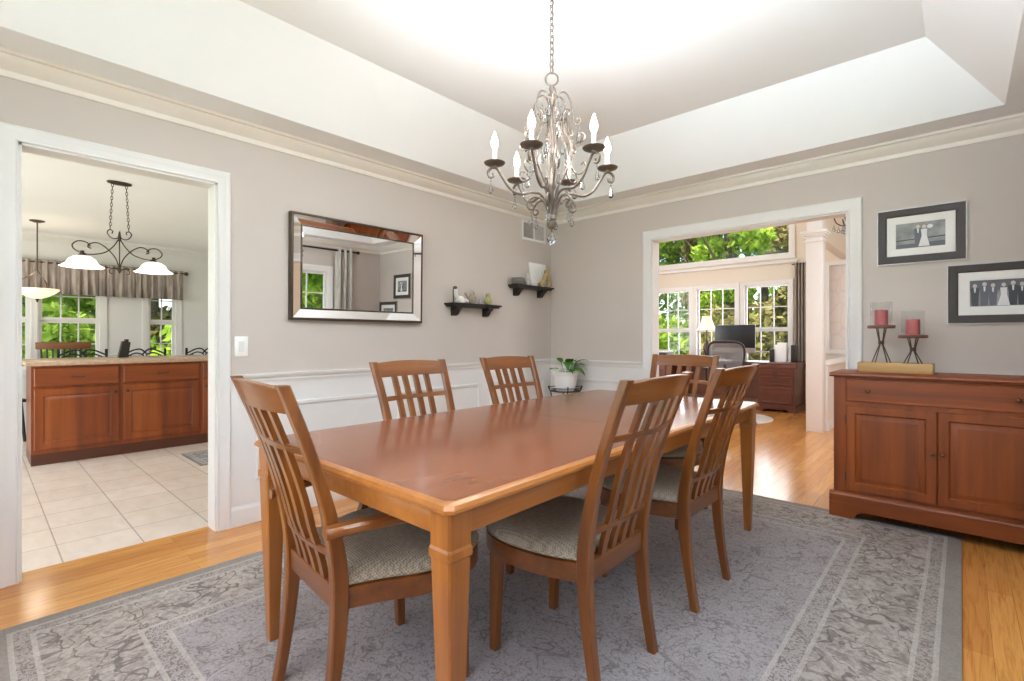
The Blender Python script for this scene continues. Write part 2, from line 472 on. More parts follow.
def mk(name, fn, mats, parent=None, angle=35, loc=None):
    bm = bmesh.new(); fn(bm); return obj(name, bm, mats, parent, angle, loc)

def thing(name, label, cat, loc=(0, 0, 0), rz=0.0, group=None):
    o = bpy.data.objects.new(name, None); COL.objects.link(o)
    o.empty_display_size = 0.1
    o.location = loc; o.rotation_euler = (0, 0, rz)
    o['label'] = label; o['category'] = cat
    if group: o['group'] = group
    return o

def tag(o, label, cat, group=None):
    o['label'] = label; o['category'] = cat
    if group: o['group'] = group
    return o

def struct(o):
    o['kind'] = 'structure'; return o

def copy_tree(o, parent=None):
    c = o.copy(); COL.objects.link(c)
    if parent is not None: c.parent = parent
    for ch in list(o.children): copy_tree(ch, c)
    return c

# ------------------------------------------------------------------ the dining room shell
W, S, H, HT = 3.70, -4.75, 2.435, 2.80     # east wall x, south wall y, ceiling, raised tray
DL0, DL1, DH = -4.015, -3.19, 2.05         # kitchen doorway
OL, OR_, OH = 1.160, 2.645, 2.03           # opening to the office
T = 0.12

def f(bm):
    b2(bm, (-0.12, S - 0.15, -0.06), (4.2, 7.0, 0.0)); b2(bm, (-1.9, 0.0, -0.06), (-0.12, 7.0, 0.0))
struct(mk('floor', f, OAK, angle=0))
def f(bm): b2(bm, (-6.0, -6.6, -0.06), (-0.12, 0.0, -0.001))
struct(mk('floor_kitchen', f, TILE, angle=0))

def f(bm):
    b2(bm, (-T, S - T, 0), (0, DL0, H + 0.5)); b2(bm, (-T, DL1, 0), (0, 0, H + 0.5)); b2(bm, (-T, DL0, DH), (0, DL1, H + 0.5))
struct(mk('wall_left', f, WALL, angle=0))
def f(bm):
    b2(bm, (-T, 0, 0), (OL, T, 3.5)); b2(bm, (OR_, 0, 0), (W + T, T, 3.5)); b2(bm, (OL, 0, OH), (OR_, T, 3.5))
struct(mk('wall_back', f, [WALL], angle=0))
EW = [(-1.66, -0.85), (-3.75, -2.55)]       # east windows (y ranges): one seen in the mirror, one added unseen for light
EZ0, EZ1 = 0.75, 1.98
def f(bm):
    ys = [S - T, EW[1][0], EW[1][1], EW[0][0], EW[0][1], T]
    for a, b in ((ys[0], ys[1]), (ys[2], ys[3]), (ys[4], ys[5])): b2(bm, (W, a, 0), (W + T, b, H + 0.5))
    for a, b in EW:
        b2(bm, (W, a, 0), (W + T, b, EZ0)); b2(bm, (W, a, EZ1), (W + T, b, H + 0.5))
struct(mk('wall_right', f, WALL, angle=0))
SX0, SX1, SZ0, SZ1 = 0.8, 3.0, 0.4, 2.2
def f(bm):
    b2(bm, (-T, S - T, 0), (SX0, S, H + 0.5)); b2(bm, (SX1, S - T, 0), (W + T, S, H + 0.5))
    b2(bm, (SX0, S - T, 0), (SX1, S, SZ0)); b2(bm, (SX0, S - T, SZ1), (SX1, S, H + 0.5))
struct(mk('wall_front', f, WALL, angle=0))

TI, TB = 0.285, 0.325    # tray: soffit width, slope run
def f(bm):
    def loop(i, z): return [bm.verts.new(p) for p in ((i, -i, z), (W - i, -i, z), (W - i, S + i, z), (i, S + i, z))]
    Ls = [loop(-0.06, H), loop(TI, H), loop(TI + TB, HT)]
    for a, b in zip(Ls, Ls[1:]):
        for k in range(4): bm.faces.new((a[k], a[(k + 1) % 4], b[(k + 1) % 4], b[k]))
    bm.faces.new(Ls[-1])
struct(mk('ceiling', f, CEIL, angle=0))
def f(bm): b2(bm, (-0.3, S - 0.6, 2.97), (W + 0.5, 0.1, 3.05))
struct(mk('ceiling_roof_deck', f, CEIL, angle=0))

# crown moulding round the room
def f(bm):
    prof = [(0.0, 2.335), (0.010, 2.335), (0.014, 2.35), (0.014, 2.362), (0.026, 2.37), (0.048, 2.385), (0.062, 2.405), (0.066, 2.416), (0.078, 2.42), (0.080, 2.435)]
    Ls = [[bm.verts.new(p) for p in ((i, -i, z), (W - i, -i, z), (W - i, S + i, z), (i, S + i, z))] for i, z in prof]
    for a, b in zip(Ls, Ls[1:]):
        for k in range(4): bm.faces.new((a[k], a[(k + 1) % 4], b[(k + 1) % 4], b[k]))
struct(mk('trim_1', f, plain('cream_crown_paint', rgb(230, 222, 212), 0.45, vary=0.008), angle=30))

# chair rail, panelling and base boards: a profile run along one wall
RAIL = [(0, 0.852), (0.006, 0.852), (0.008, 0.866), (0.012, 0.872), (0.012, 0.884), (0.022, 0.892), (0.028, 0.905), (0.028, 0.916), (0, 0.916)]
BASE = [(0, 0), (0.016, 0), (0.016, 0.095), (0.013, 0.104), (0.008, 0.112), (0.006, 0.122), (0, 0.122)]
def run(name, wall, a, b, prof, mat=TRIM):
    def f(bm):
        if wall == 'left': prism(bm, prof, 'y', a, b)                               # (x, z)
        elif wall == 'back': prism(bm, [(-d, z) for d, z in prof], 'x', a, b)       # (y, z)
        elif wall == 'right': prism(bm, [(W - d, z) for d, z in prof], 'y', a, b)
        else: prism(bm, [(S + d, z) for d, z in prof], 'x', a, b)
    return struct(mk(name, f, mat, angle=30))
run('trim_2', 'left', -3.118, 0, RAIL)
run('trim_3', 'back', 0, 1.075, RAIL)
run('trim_4', 'back', 2.73, W, RAIL)
run('trim_5', 'right', -4.75, 0, RAIL)
run('baseboard_left', 'left', -3.118, 0, BASE)
run('baseboard_back', 'back', 0, 1.075, BASE)
run('baseboard_right', 'right', -4.75, 0, BASE)
def skin(name, a, b):
    def f(bm): b2(bm, a, b)
    return struct(mk(name, f, TRIM, angle=0))
skin('trim_6', (0, -3.118, 0.1), (0.004, 0, 0.86))
skin('trim_7', (0, -0.004, 0.1), (1.075, 0, 0.86))
skin('trim_8', (2.73, -0.004, 0.1), (W, 0, 0.86))
skin('trim_9', (W - 0.004, S, 0.1), (W, 0, 0.72))
MOULD = [(0, 0), (0, 0.010), (0.006, 0.016), (0.014, 0.013), (0.022, 0.014), (0.030, 0.006), (0.030, 0.0)]
n_t = 10
for a, b in ((-2.975, -2.06), (-1.94, -1.05), (-0.93, -0.12)):      # left wall panels
    w = b - a
    M = Matrix.Translation((0.003, (a + b) / 2, 0.493)) @ Matrix.Rotation(PI / 2, 4, 'Z')
    o = mk('trim_%d' % n_t, lambda bm: rings(bm, w, 0.47, MOULD, cap=False, close=True, M=M), TRIM, angle=30); struct(o); n_t += 1
for a, b in ((0.12, 0.98),):
    M = Matrix.Translation(((a + b) / 2, -0.003, 0.493))
    o = mk('trim_%d' % n_t, lambda bm: rings(bm, b - a, 0.47, MOULD, cap=False, close=True, M=M), TRIM, angle=30); struct(o); n_t += 1

def casing(name, wall, a, b, top, wd, thick=T, sill=None):
    """door casing on both faces of a wall and the jamb between."""
    prof = [(0, 0.0), (0, 0.012), (0.008, 0.017), (0.35, 0.015), (0.42, 0.012), (0.86, 0.010), (0.92, 0.014), (1.0, 0.012), (1.0, 0)]
    pr = [(q[0] * wd if q[0] in (0.35, 0.42, 0.86, 0.92, 1.0) else q[0], q[1]) for q in prof]
    def f(bm):
        for face in (0, 1):
            secs = []
            for (u, z, su, sz) in ((a, 0, -1, 0), (a, top, -1, 1), (b, top, 1, 1), (b, 0, 1, 0)):
                s = []
                for q, o in pr:
                    q2 = wd - q
                    uu = u + su * q2; zz = z + sz * q2
                    if wall == 'left': s.append((o if face == 0 else -thick - o, uu, zz))
                    else: s.append((uu, -o if face == 0 else thick + o, zz))
                secs.append(s)
            sweep(bm, secs)
        j = 0.012
        for (p, q) in (((a, 0), (a + j, top)), ((b - j, 0), (b, top)), ((a, top - j), (b, top))):
            if wall == 'left': b2(bm, (-thick, p[0], p[1]), (0, q[0], q[1]))
            else: b2(bm, (p[0], 0, p[1]), (q[0], thick, q[1]))
    return struct(mk(name, f, TRIM, angle=30))
casing('door_1', 'left', DL0, DL1, DH, 0.072)
casing('door_2', 'back', OL, OR_, OH, 0.085)

# ------------------------------------------------------------------ windows
def window(name, c, w, h, ang, cols=3, rows=(2, 2), case=0.07, mull=0.014, double=True, sill=False):
    """c: centre on the inner wall face; the window faces the local -y direction (toward the room)."""
    root = bpy.data.objects.new(name, None); COL.objects.link(root); root['kind'] = 'structure'
    root.location = c; root.rotation_euler = (0, 0, ang)
    def f(bm):
        rings(bm, w + 2 * case, h + 2 * case, [(0, 0), (0, 0.018), (0.008, 0.022), (case - 0.012, 0.016), (case + 0.002, 0.012), (case + 0.002, -0.105)], cap=False)
        if sill: box(bm, (0, -0.03, -h / 2 - case * 0.2), (w + 2 * case + 0.06, 0.06, 0.025), 0.006)
    mk('window_casing', f, TRIM, root, 30)
    sw = 0.035
    halves = ((0.0, h / 2), (-h / 2, 0.0)) if double else ((-h / 2, h / 2),)
    for i, (z0, z1) in enumerate(halves):
        yy = 0.05 + 0.03 * i if double else 0.06
        def f(bm):
            M = Matrix.Translation((0, yy, (z0 + z1) / 2))
            rings(bm, w, z1 - z0, [(0, -0.015), (0, 0.015), (sw, 0.015), (sw, -0.015)], cap=False, close=True, M=M)
            iw = w - 2 * sw; ih = z1 - z0 - 2 * sw
            for k in range(1, cols): box(bm, (-iw / 2 + iw * k / cols, yy, (z0 + z1) / 2), (mull, 0.018, ih))
            r = rows[i] if double else rows[0]
            for k in range(1, r): box(bm, (0, yy, z0 + sw + ih * k / r), (iw, 0.018, mull))
        s = mk('window_sash', f, TRIM, root, 30)
        def f(bm): box(bm, (0, yy, (z0 + z1) / 2), (w - 2 * sw, 0.004, z1 - z0 - 2 * sw))
        mk('window_pane', f, GLASS, s, 0)
    return root
E_ANG = -PI / 2     # local -y faces -x?  (rotating -y by -90 deg gives -x)
for i, (a, b) in enumerate(EW):
    window('window_%d' % (1 + i), (W, (a + b) / 2, (EZ0 + EZ1) / 2), b - a, EZ1 - EZ0, E_ANG, case=0.085)
window('window_3', ((SX0 + SX1) / 2, S, (SZ0 + SZ1) / 2), SX1 - SX0, SZ1 - SZ0, PI, cols=4)  # unseen south window added to carry the fill behind the camera

# ------------------------------------------------------------------ office and foyer shell
OY = 4.95
LW = [(-1.25, -0.545), (-0.415, 0.29), (0.43, 1.135)]
LZ0, LZ1 = 0.52, 2.05
TX0, TX1, TZ0, TZ1 = -1.30, 1.15, 2.53, 3.16
SLX0, SLX1, SLZ0, SLZ1 = 1.70, 1.96, 0.95, 2.28
def f(bm):
    b2(bm, (-1.9, OY, 0), (LW[0][0], OY + T, 3.5))
    b2(bm, (LW[0][0], OY, 0), (LW[2][1], OY + T, LZ0))
    b2(bm, (LW[0][1], OY, LZ0), (LW[1][0], OY + T, LZ1)); b2(bm, (LW[1][1], OY, LZ0), (LW[2][0], OY + T, LZ1))
    b2(bm, (LW[0][0], OY, LZ1), (LW[2][1], OY + T, TZ0))
    b2(bm, (LW[0][0], OY, TZ1), (LW[2][1], OY + T, 3.5))
    b2(bm, (TX1, OY, TZ0), (LW[2][1] , OY + T, TZ1)) if LW[2][1] > TX1 else None
    b2(bm, (LW[2][1], OY, 0), (SLX0, OY + T, TZ0)); b2(bm, (TX1, OY, TZ0), (SLX0, OY + T, 3.5))
    b2(bm, (SLX0, OY, 0), (SLX1, OY + T, SLZ0)); b2(bm, (SLX0, OY, SLZ1), (SLX1, OY + T, 3.5))
    b2(bm, (SLX1, OY, 0), (4.2, OY + T, 3.5))
struct(mk('wall_office', f, OWALL, angle=0))
def f(bm):
    b2(bm, (-1.9, T, 0), (-1.78, 1.8, 3.5)); b2(bm, (-1.9, 3.4, 0), (-1.78, OY, 3.5))
    b2(bm, (-1.9, 1.8, 0), (-1.78, 3.4, 0.6)); b2(bm, (-1.9, 1.8, 2.4), (-1.78, 3.4, 3.5))
struct(mk('wall_office_side', f, OWALL, angle=0))
window('window_12', (-1.78, 2.6, 1.5), 1.6, 1.8, PI / 2, cols=4)  # unseen window added to let the office side fill in
def f(bm):
    b2(bm, (4.1, T, 0), (4.2, OY, 3.5))
struct(mk('wall_foyer', f, OWALL, angle=0))
def f(bm): b2(bm, (-2.0, 0.0, 3.5), (4.3, OY + 0.3, 3.6))
struct(mk('ceiling_office', f, CEIL, angle=0))
for i, (a, b) in enumerate(LW):
    window('window_%d' % (4 + i), ((a + b) / 2, OY, (LZ0 + LZ1) / 2), b - a, LZ1 - LZ0, 0, case=0.0655)
window('window_7', ((TX0 + TX1) / 2, OY, (TZ0 + TZ1) / 2), TX1 - TX0, TZ1 - TZ0, 0, cols=1, rows=(1,), case=0.075, double=False)
def f(bm):
    prism(bm, [(OY - 0.06, 2.415), (OY - 0.055, 2.385), (OY - 0.02, 2.37), (OY, 2.37), (OY, 2.43), (OY - 0.06, 2.43)], 'x', -1.7, 1.26)
struct(mk('trim_16', f, TRIM, angle=30))
def frosted():
    t = NT('frosted_leaded_glass')
    v = t.new('ShaderNodeTexVoronoi'); v.feature = 'DISTANCE_TO_EDGE'; v.inputs['Scale'].default_value = 7
    t.link(t.coord((1, 1, 0.5)), v.inputs['Vector'])
    c = t.ramp(v.outputs['Distance'], [(0.012, rgb(226, 214, 207)), (0.08, rgb(234, 223, 216))])
    t.b.inputs['Transmission Weight'].default_value = 0.2
    return t.set(c, 0.5)
root = bpy.data.objects.new('window_8', None); COL.objects.link(root); struct(root)
root.location = ((SLX0 + SLX1) / 2, OY, (SLZ0 + SLZ1) / 2)
mk('window_casing', lambda bm: rings(bm, SLX1 - SLX0 + 0.12, SLZ1 - SLZ0 + 0.12, [(0, 0), (0, 0.02), (0.05, 0.014), (0.062, 0.012), (0.062, -0.1)], cap=False), TRIM, root, 30)
mk('window_pane', lambda bm: box(bm, (0, 0.05, 0), (SLX1 - SLX0, 0.01, SLZ1 - SLZ0)), frosted(), root, 0)

# column, half wall and beam between office and foyer
t = thing('column', 'square white column with moulded capital beyond the wide opening', 'column', (1.922, 2.79, 0))
mk('shaft', lambda bm: b2(bm, (-0.088, -0.088, 0), (0.088, 0.088, 2.36), 0.004), TRIM, t)
def f(bm):
    for hw, z0, z1 in ((0.102, 2.30, 2.32), (0.108, 2.36, 2.38), (0.125, 2.38, 2.40), (0.14, 2.40, 2.435)): b2(bm, (-hw, -hw, z0), (hw, hw, z1), 0.005)
mk('capital', f, TRIM, t)
def f(bm):
    b2(bm, (-0.078, -0.078, 2.435), (0.078, 0.078, 3.5)); b2(bm, (-0.1, -0.1, 2.60), (0.1, 0.1, 2.64), 0.006)
mk('upper_block', f, TRIM, t)
def f(bm): b2(bm, (1.90, 2.885, 0), (2.03, OY, 0.80))
struct(mk('wall_half', f, TRIM, angle=0))
def f(bm): b2(bm, (1.86, 2.886, 0.80), (2.07, OY, 0.835), 0.008)
struct(mk('trim_17', f, TRIM))
def f(bm): prism(bm, [(2.03, 0), (2.045, 0), (2.045, 0.09), (2.036, 0.11), (2.03, 0.11)], 'y', 2.886, OY)
struct(mk('baseboard_half', f, TRIM))
def f(bm): b2(bm, (1.86, 2.87, 2.36), (1.985, OY, 2.9))
struct(mk('trim_18', f, OWALL, angle=0))

# ------------------------------------------------------------------ kitchen shell
KX = -5.25
KW = [(-3.62, -3.03, 0.75, 1.98), (-4.30, -3.70, 0.75, 1.98), (-2.50, -2.17, 0.75, 1.98)]
def f(bm):
    ys = [-6.6, KW[1][0], KW[1][1], KW[0][0], KW[0][1], KW[2][0], KW[2][1], 0.1]
    for k in (0, 2, 4, 6): b2(bm, (KX - T, ys[k], 0), (KX, ys[k + 1], 2.6))
    for a, b, z0, z1 in KW:
        b2(bm, (KX - T, a, 0), (KX, b, z0)); b2(bm, (KX - T, a, z1), (KX, b, 2.6))
struct(mk('wall_kitchen', f, KWALL, angle=0))
def f(bm): b2(bm, (KX - T, -1.72, 0), (-T, -1.60, 2.6))
struct(mk('wall_kitchen_side', f, KWALL, angle=0))
def f(bm): b2(bm, (KX - T, -6.6, 0), (-4.2, -6.48, 2.6)); b2(bm, (-0.4, -6.6, 0), (0, -6.48, 2.6)); b2(bm, (-4.2, -6.6, 2.45), (-0.4, -6.48, 2.6))
struct(mk('wall_kitchen_front', f, KWALL, angle=0))
def f(bm): b2(bm, (-0.12, -6.6, 0), (0, S - T, 2.6))
struct(mk('wall_kitchen_end', f, KWALL, angle=0))
def f(bm): b2(bm, (KX - T, -6.6, H), (-T, -1.6, H + 0.12))
struct(mk('ceiling_kitchen', f, CEIL, angle=0))
for i, (a, b, z0, z1) in enumerate(KW):
    window('window_%d' % (9 + i), (KX, (a + b) / 2, (z0 + z1) / 2), b - a, z1 - z0, PI / 2, cols=3 if b - a > 0.5 else 2, rows=(2, 2), case=0.075)
def f(bm):
    prism(bm, [(KX, 2.34), (KX + 0.012, 2.34), (KX + 0.03, 2.37), (KX + 0.075, 2.41), (KX + 0.08, 2.435), (KX, 2.435)], 'y', -6.4, -1.72)
struct(mk('trim_19', f, TRIM, angle=30))
def f(bm): prism(bm, [(KX, 0.86), (KX + 0.02, 0.88), (KX + 0.03, 0.91), (KX, 0.92)], 'y', -3.0, -2.6)
struct(mk('trim_20', f, TRIM, angle=30))
def f(bm):
    b2(bm, (-0.95, -1.735, 0), (-0.87, -1.72, 2.08)); b2(bm, (-1.75, -1.735, 0), (-1.67, -1.72, 2.08)); b2(bm, (-1.75, -1.735, 2.0), (-0.87, -1.72, 2.08)); b2(bm, (-1.67, -1.727, 0), (-0.95, -1.72, 2.0))
struct(mk('door_3', f, TRIM))
# ------------------------------------------------------------------ dining table
def slab(bm, w, l, z0, z1, r=0.012, edge=0.0):
    pass
TCX, TCY, TRZ = 1.822, -2.245, 0.012
TW, TL = 1.112, 2.40
tb = thing('dining_table', 'long reddish brown wooden dining table with glossy top on grey rug', 'table', (TCX, TCY, 0.012), TRZ)
def f(bm):
    def loop(i, z):
        x = TW / 2 - i; y = TL / 2 - i; c = 0.018
        return [bm.verts.new(p) for p in ((-x + c, -y, z), (x - c, -y, z), (x, -y + c, z), (x, y - c, z), (x - c, y, z), (-x + c, y, z), (-x, y - c, z), (-x, -y + c, z))]
    Ls = [loop(0.03, 0.7205), loop(0.008, 0.7215), (loop(0.0, 0.727)), loop(0.0, 0.734), loop(0.006, 0.743), loop(0.016, 0.748), loop(0.022, 0.7485)]
    for a, b in zip(Ls, Ls[1:]):
        for k in range(8):
            q = bm.faces.new((a[k], a[(k + 1) % 8], b[(k + 1) % 8], b[k])); q.material_index = 1
    q = bm.faces.new(Ls[-1]); q.material_index = 0
    q = bm.faces.new(Ls[0][::-1]); q.material_index = 1
top = mk('tabletop', f, [TOPW, TRIMW_Y], tb, 25)
for yy in (-0.02,):      # the joint of the extension leaf
    mk('leaf_joint', lambda bm: b2(bm, (-TW / 2 + 0.025, yy - 0.0008, 0.7483), (TW / 2 - 0.025, yy + 0.0008, 0.7488)), plain('dark_joint', rgb(78, 42, 28), 0.5), top, 0)
def f(bm):
    ax, ay = TW / 2 - 0.045, TL / 2 - 0.045
    for s in (-1, 1):
        b2(bm, (s * ax - 0.012, -ay, 0.655), (s * ax + 0.012, ay, 0.721), 0.003)
        b2(bm, (-ax, s * ay - 0.012, 0.655), (ax, s * ay + 0.012, 0.721), 0.003)
mk('apron', f, TRIMW_Y, tb)
for sx in (-1, 1):
    for sy in (-1, 1):
        def f(bm):
            cx, cy = sx * (TW / 2 - 0.053), sy * (TL / 2 - 0.053)
            secs = []
            for hw, z in ((0.0165, 0), (0.0175, 0.004), (0.0352, 0.605), (0.0352, 0.607), (0.0395, 0.612), (0.0395, 0.630), (0.036, 0.637), (0.0365, 0.7205)):
                c = hw * 0.14
                secs.append([(cx + x, cy + y, z) for x, y in ((-hw + c, -hw), (hw - c, -hw), (hw, -hw + c), (hw, hw - c), (hw - c, hw), (-hw + c, hw), (-hw, hw - c), (-hw, -hw + c))])
            sweep(bm, secs)
        mk('leg', f, TRIMW_Z, tb, 25)

# ------------------------------------------------------------------ dining chairs
PROF = [(0.0, -0.235), (0.12, -0.213), (0.25, -0.196), (0.36, -0.188), (0.46, -0.188), (0.56, -0.203), (0.70, -0.237), (0.85, -0.287), (1.02, -0.355)]
def prof_y(z):
    for (z0, y0), (z1, y1) in zip(PROF, PROF[1:]):
        if z <= z1:
            t = (z - z0) / (z1 - z0); return y0 + (y1 - y0) * t
    return PROF[-1][1]
def smooth_prof(z):
    return (prof_y(max(0, z - 0.05)) + 2 * prof_y(z) + prof_y(min(1.02, z + 0.05))) / 4 if 0.05 < z < 0.97 else prof_y(z)
def half_w(z): return 0.203 + (0.238 - 0.203) * max(0, (z - 0.42) / 0.6) if z > 0.42 else 0.203   # outer half width
def back_y(x, z):
    hw = half_w(z) - 0.02
    return smooth_prof(z) - 0.028 * (1 - (x / hw) ** 2) * min(1, max(0, (z - 0.42) / 0.15))

def make_chair(name, label, arms=False, group='dining chairs round the table'):
    t = thing(name, label, 'chair', group=group)
    wz, wx, wy = CH_Z, CH_X, CH_Y
    for s in (-1, 1):     # rear leg and back post in one piece
        def f(bm):
            secs = []
            N = 22
            for i in range(N + 1):
                z = 1.006 * i / N
                y = smooth_prof(z); hw = half_w(z)
                wdt = 0.036; dep = 0.030 + 0.016 * math.exp(-((z - 0.42) / 0.22) ** 2)
                xo = s * hw; xi = s * (hw - wdt)
                dy = 0.0
                zt = z + (0.012 if i == N else 0)
                y0, y1 = y - dep / 2, y + dep / 2; c = 0.004
                a, b = min(xo, xi), max(xo, xi)
                secs.append([(a + c, y0, z), (b - c, y0, z), (b, y0 + c, z), (b, y1 - c, z), (b - c, y1, z), (a + c, y1, z), (a, y1 - c, z), (a, y0 + c, z)])
            sweep(bm, secs)
        mk('back_post', f, wz, t, 30)
    def curved_rail(z0, z1, th, crown=0.0, N=10, yoff=0.0):
        def f(bm):
            secs = []
            for i in range(N + 1):
                u = -1 + 2 * i / N
                zt = z1 + crown * (1 - u * u)
                x0 = u * (half_w(z0) - 0.030); x1 = u * (half_w(zt) - 0.030)
                ya = back_y(x0, z0) + yoff; yb = back_y(x1, zt) + yoff
                secs.append([(x0, ya - th / 2, z0), (x0, ya + th / 2, z0), (x1, yb + th / 2, zt - 0.003), (x1, yb + th / 2 - 0.003, zt), (x1, yb - th / 2 + 0.003, zt), (x1, yb - th / 2, zt - 0.003)])
            sweep(bm, secs)
        return f
    mk('top_rail', curved_rail(0.930, 0.998, 0.024, 0.010), wx, t, 30)
    mk('cross_rail', curved_rail(0.815, 0.836, 0.018), wx, t, 30)
    mk('cross_rail', curved_rail(0.515, 0.535, 0.018), wx, t, 30)
    mk('lower_rail', curved_rail(0.366, 0.430, 0.024), wx, t, 30)
    for k in range(4):
        def f(bm):
            secs = []
            for i in range(11):
                z = 0.425 + (0.938 - 0.425) * i / 10
                x = (-1.5 + k) * 0.068 * (0.90 + 0.10 * i / 10); y = back_y(x, z)
                secs.append([(x - 0.0145, y - 0.008, z), (x + 0.0145, y - 0.008, z), (x + 0.0145, y + 0.008, z), (x - 0.0145, y + 0.008, z)])
            sweep(bm, secs)
        mk('slat', f, wz, t, 30)
    # seat outline: narrow straight rear, wide rounded front
    def outline(g=0.0, n=8):
        pts = []
        kx, ky = (1.14, 0.065) if arms else (1.0, 0.02)
        P = [(-0.196, -0.175), (-0.232, -0.07), (-0.247 * kx, 0.05), (-0.232 * kx, 0.15 + ky * 0.7), (-0.175 * kx, 0.235 + ky), (-0.09 * kx, 0.275 + ky), (0.0, 0.285 + ky)]
        P = P + [(-x, y) for x, y in P[-2::-1]]
        sp = smooth_path([(x, y, 0) for x, y in P], 5)
        out = []
        for p in sp:
            v = Vector((p.x, p.y - 0.03, 0)); out.append((p.x - (g * v.x / max(v.length, 1e-6)), p.y - (g * v.y / max(v.length, 1e-6))))
        return out
    def f(bm):
        secs = [[(x, y, z) for x, y in outline(g)] for g, z in ((0.012, 0.362), (0.004, 0.366), (0.004, 0.424), (0.012, 0.428))]
        sweep(bm, secs)
    mk('seat_frame', f, wx, t, 30)
    def f(bm):
        secs = [[(x, y, z) for x, y in outline(g)] for g, z in ((0.014, 0.428), (0.002, 0.434), (0.001, 0.444), (0.010, 0.458), (0.032, 0.470), (0.07, 0.478), (0.13, 0.482), (0.17, 0.483))]
        sweep(bm, secs)
    mk('seat_cushion', f, FABRIC, t, 60)
    for s in (-1, 1):
        def f(bm):
            secs = []
            for hw, z, dy in ((0.0145, 0, 0.012), (0.0155, 0.01, 0.012), (0.021, 0.35, 0), (0.021, 0.38, 0)):
                cx, cy = s * (0.205 if arms else 0.178), (0.215 if arms else 0.19) + dy; c = 0.003
                secs.append([(cx + x, cy + y, z) for x, y in ((-hw + c, -hw), (hw - c, -hw), (hw, -hw + c), (hw, hw - c), (hw - c, hw), (-hw + c, hw), (-hw, hw - c), (-hw, -hw + c))])
            sweep(bm, secs)
        mk('front_leg', f, wz, t, 30)
    if arms:
        for s in (-1, 1):
            def f(bm):
                pts = [(s * 0.226, -0.245, 0.606), (s * 0.240, -0.205, 0.612), (s * 0.262, -0.10, 0.615), (s * 0.272, 0.02, 0.611), (s * 0.268, 0.11, 0.602), (s * 0.264, 0.15, 0.592)]
                wds = smooth_path([(0.016, 0, 0), (0.024, 0, 0), (0.027, 0, 0), (0.027, 0, 0), (0.025, 0, 0), (0.014, 0, 0)], 5)
                secs = []
                for p, w_ in zip(smooth_path(pts, 5), wds):
                    w = w_.x; h = 0.014
                    secs.append([(p.x - w, p.y, p.z - h * 0.5), (p.x - w * 0.7, p.y, p.z - h), (p.x + w * 0.7, p.y, p.z - h), (p.x + w, p.y, p.z - h * 0.5), (p.x + w, p.y, p.z + h * 0.5), (p.x + w * 0.7, p.y, p.z + h), (p.x - w * 0.7, p.y, p.z + h), (p.x - w, p.y, p.z + h * 0.5)])
                sweep(bm, secs)
            a = mk('armrest', f, wy, t, 40)
            def f(bm):
                secs = []
                for i in range(9):
                    u = i / 8; z = 0.395 + u * 0.205; y = 0.06 + 0.055 * u + 0.02 * math.sin(PI * u); x = s * (0.262 + 0.004 * u); h = 0.014
                    secs.append([(x - h, y - h, z), (x + h, y - h, z), (x + h, y + h, z), (x - h, y + h, z)])
                sweep(bm, secs)
            mk('arm_support', f, wz, a, 30)
    return t
CH_X = wood('chair_wood_x', rgb(92, 48, 16), rgb(120, 67, 24), rgb(142, 86, 36), 'x', 0.3, 0.3, 20)
CH_Y = wood('chair_wood_y', rgb(92, 48, 16), rgb(120, 67, 24), rgb(142, 86, 36), 'y', 0.3, 0.3, 20)
CH_Z = wood('chair_wood_z', rgb(92, 48, 16), rgb(120, 67, 24), rgb(142, 86, 36), 'z', 0.3, 0.3, 20)

RT = 0.012   # rug thickness: the chairs stand on it
side0 = make_chair('dining_chair', 'slat back dining chair nearest the camera on the long side, woven seat visible')
side0.location = (2.185, -2.695, RT); side0.rotation_euler = (0, 0, PI / 2 + 0.02)
for (x, y, rz, lab) in ((2.19, -1.96, PI / 2, 'slat back dining chair on the near side beside the far right table leg'),
                        (1.44, -2.60, -PI / 2 + 0.02, 'slat back dining chair on the wall side of table below the mirror'),
                        (1.44, -1.855, -PI / 2 - 0.02, 'slat back dining chair on the wall side of table below the black shelves')):
    c = copy_tree(side0); c.location = (x, y, RT); c.rotation_euler = (0, 0, rz); c['label'] = lab
arm0 = make_chair('dining_armchair', 'wooden dining armchair at the near end of the table, left foreground', True)
arm0.location = (1.787, -3.262, RT); arm0.rotation_euler = (0, 0, -0.085)
c = copy_tree(arm0); c.location = (1.80, -1.13, RT); c.rotation_euler = (0, 0, PI); c['label'] = 'wooden dining chair at the far end of the table before the office opening'

# ------------------------------------------------------------------ rugs
RX0, RX1, RY0, RY1 = 0.50, 3.237, -4.13, -0.37
hx, hy = (RX1 - RX0) / 2, (RY1 - RY0) / 2
cols = dict(edge=rgb(148, 141, 135), thin=rgb(168, 160, 154), light=rgb(180, 171, 164), inner=rgb(172, 164, 160), field=rgb(168, 161, 161),
            dark1=rgb(84, 72, 66), dark2=rgb(92, 84, 86), line=rgb(196, 188, 182))
def f(bm): box(bm, (0, 0, 0.006), (2 * hx, 2 * hy, 0.012), 0.003)
o = mk('area_rug', f, rug_material('faded_grey_rug', hx, hy, (0.067, 0.128, 0.407, 0.484), cols), loc=((RX0 + RX1) / 2, (RY0 + RY1) / 2, 0.0))
tag(o, 'large faded grey oriental rug under the dining table', 'rug')
def f(bm): box(bm, (0, 0, 0.004), (0.62, 1.0, 0.008), 0.002)
cols2 = dict(cols); cols2.update(edge=rgb(140, 136, 134), thin=rgb(170, 166, 162), light=rgb(180, 176, 172))
o = mk('kitchen_mat', f, rug_material('grey_mat', 0.31, 0.5, (0.03, 0.06, 0.16, 0.2), cols2), loc=(-2.06, -2.30, 0.0))
tag(o, 'small grey patterned mat on the kitchen tile by the cabinets', 'rug')
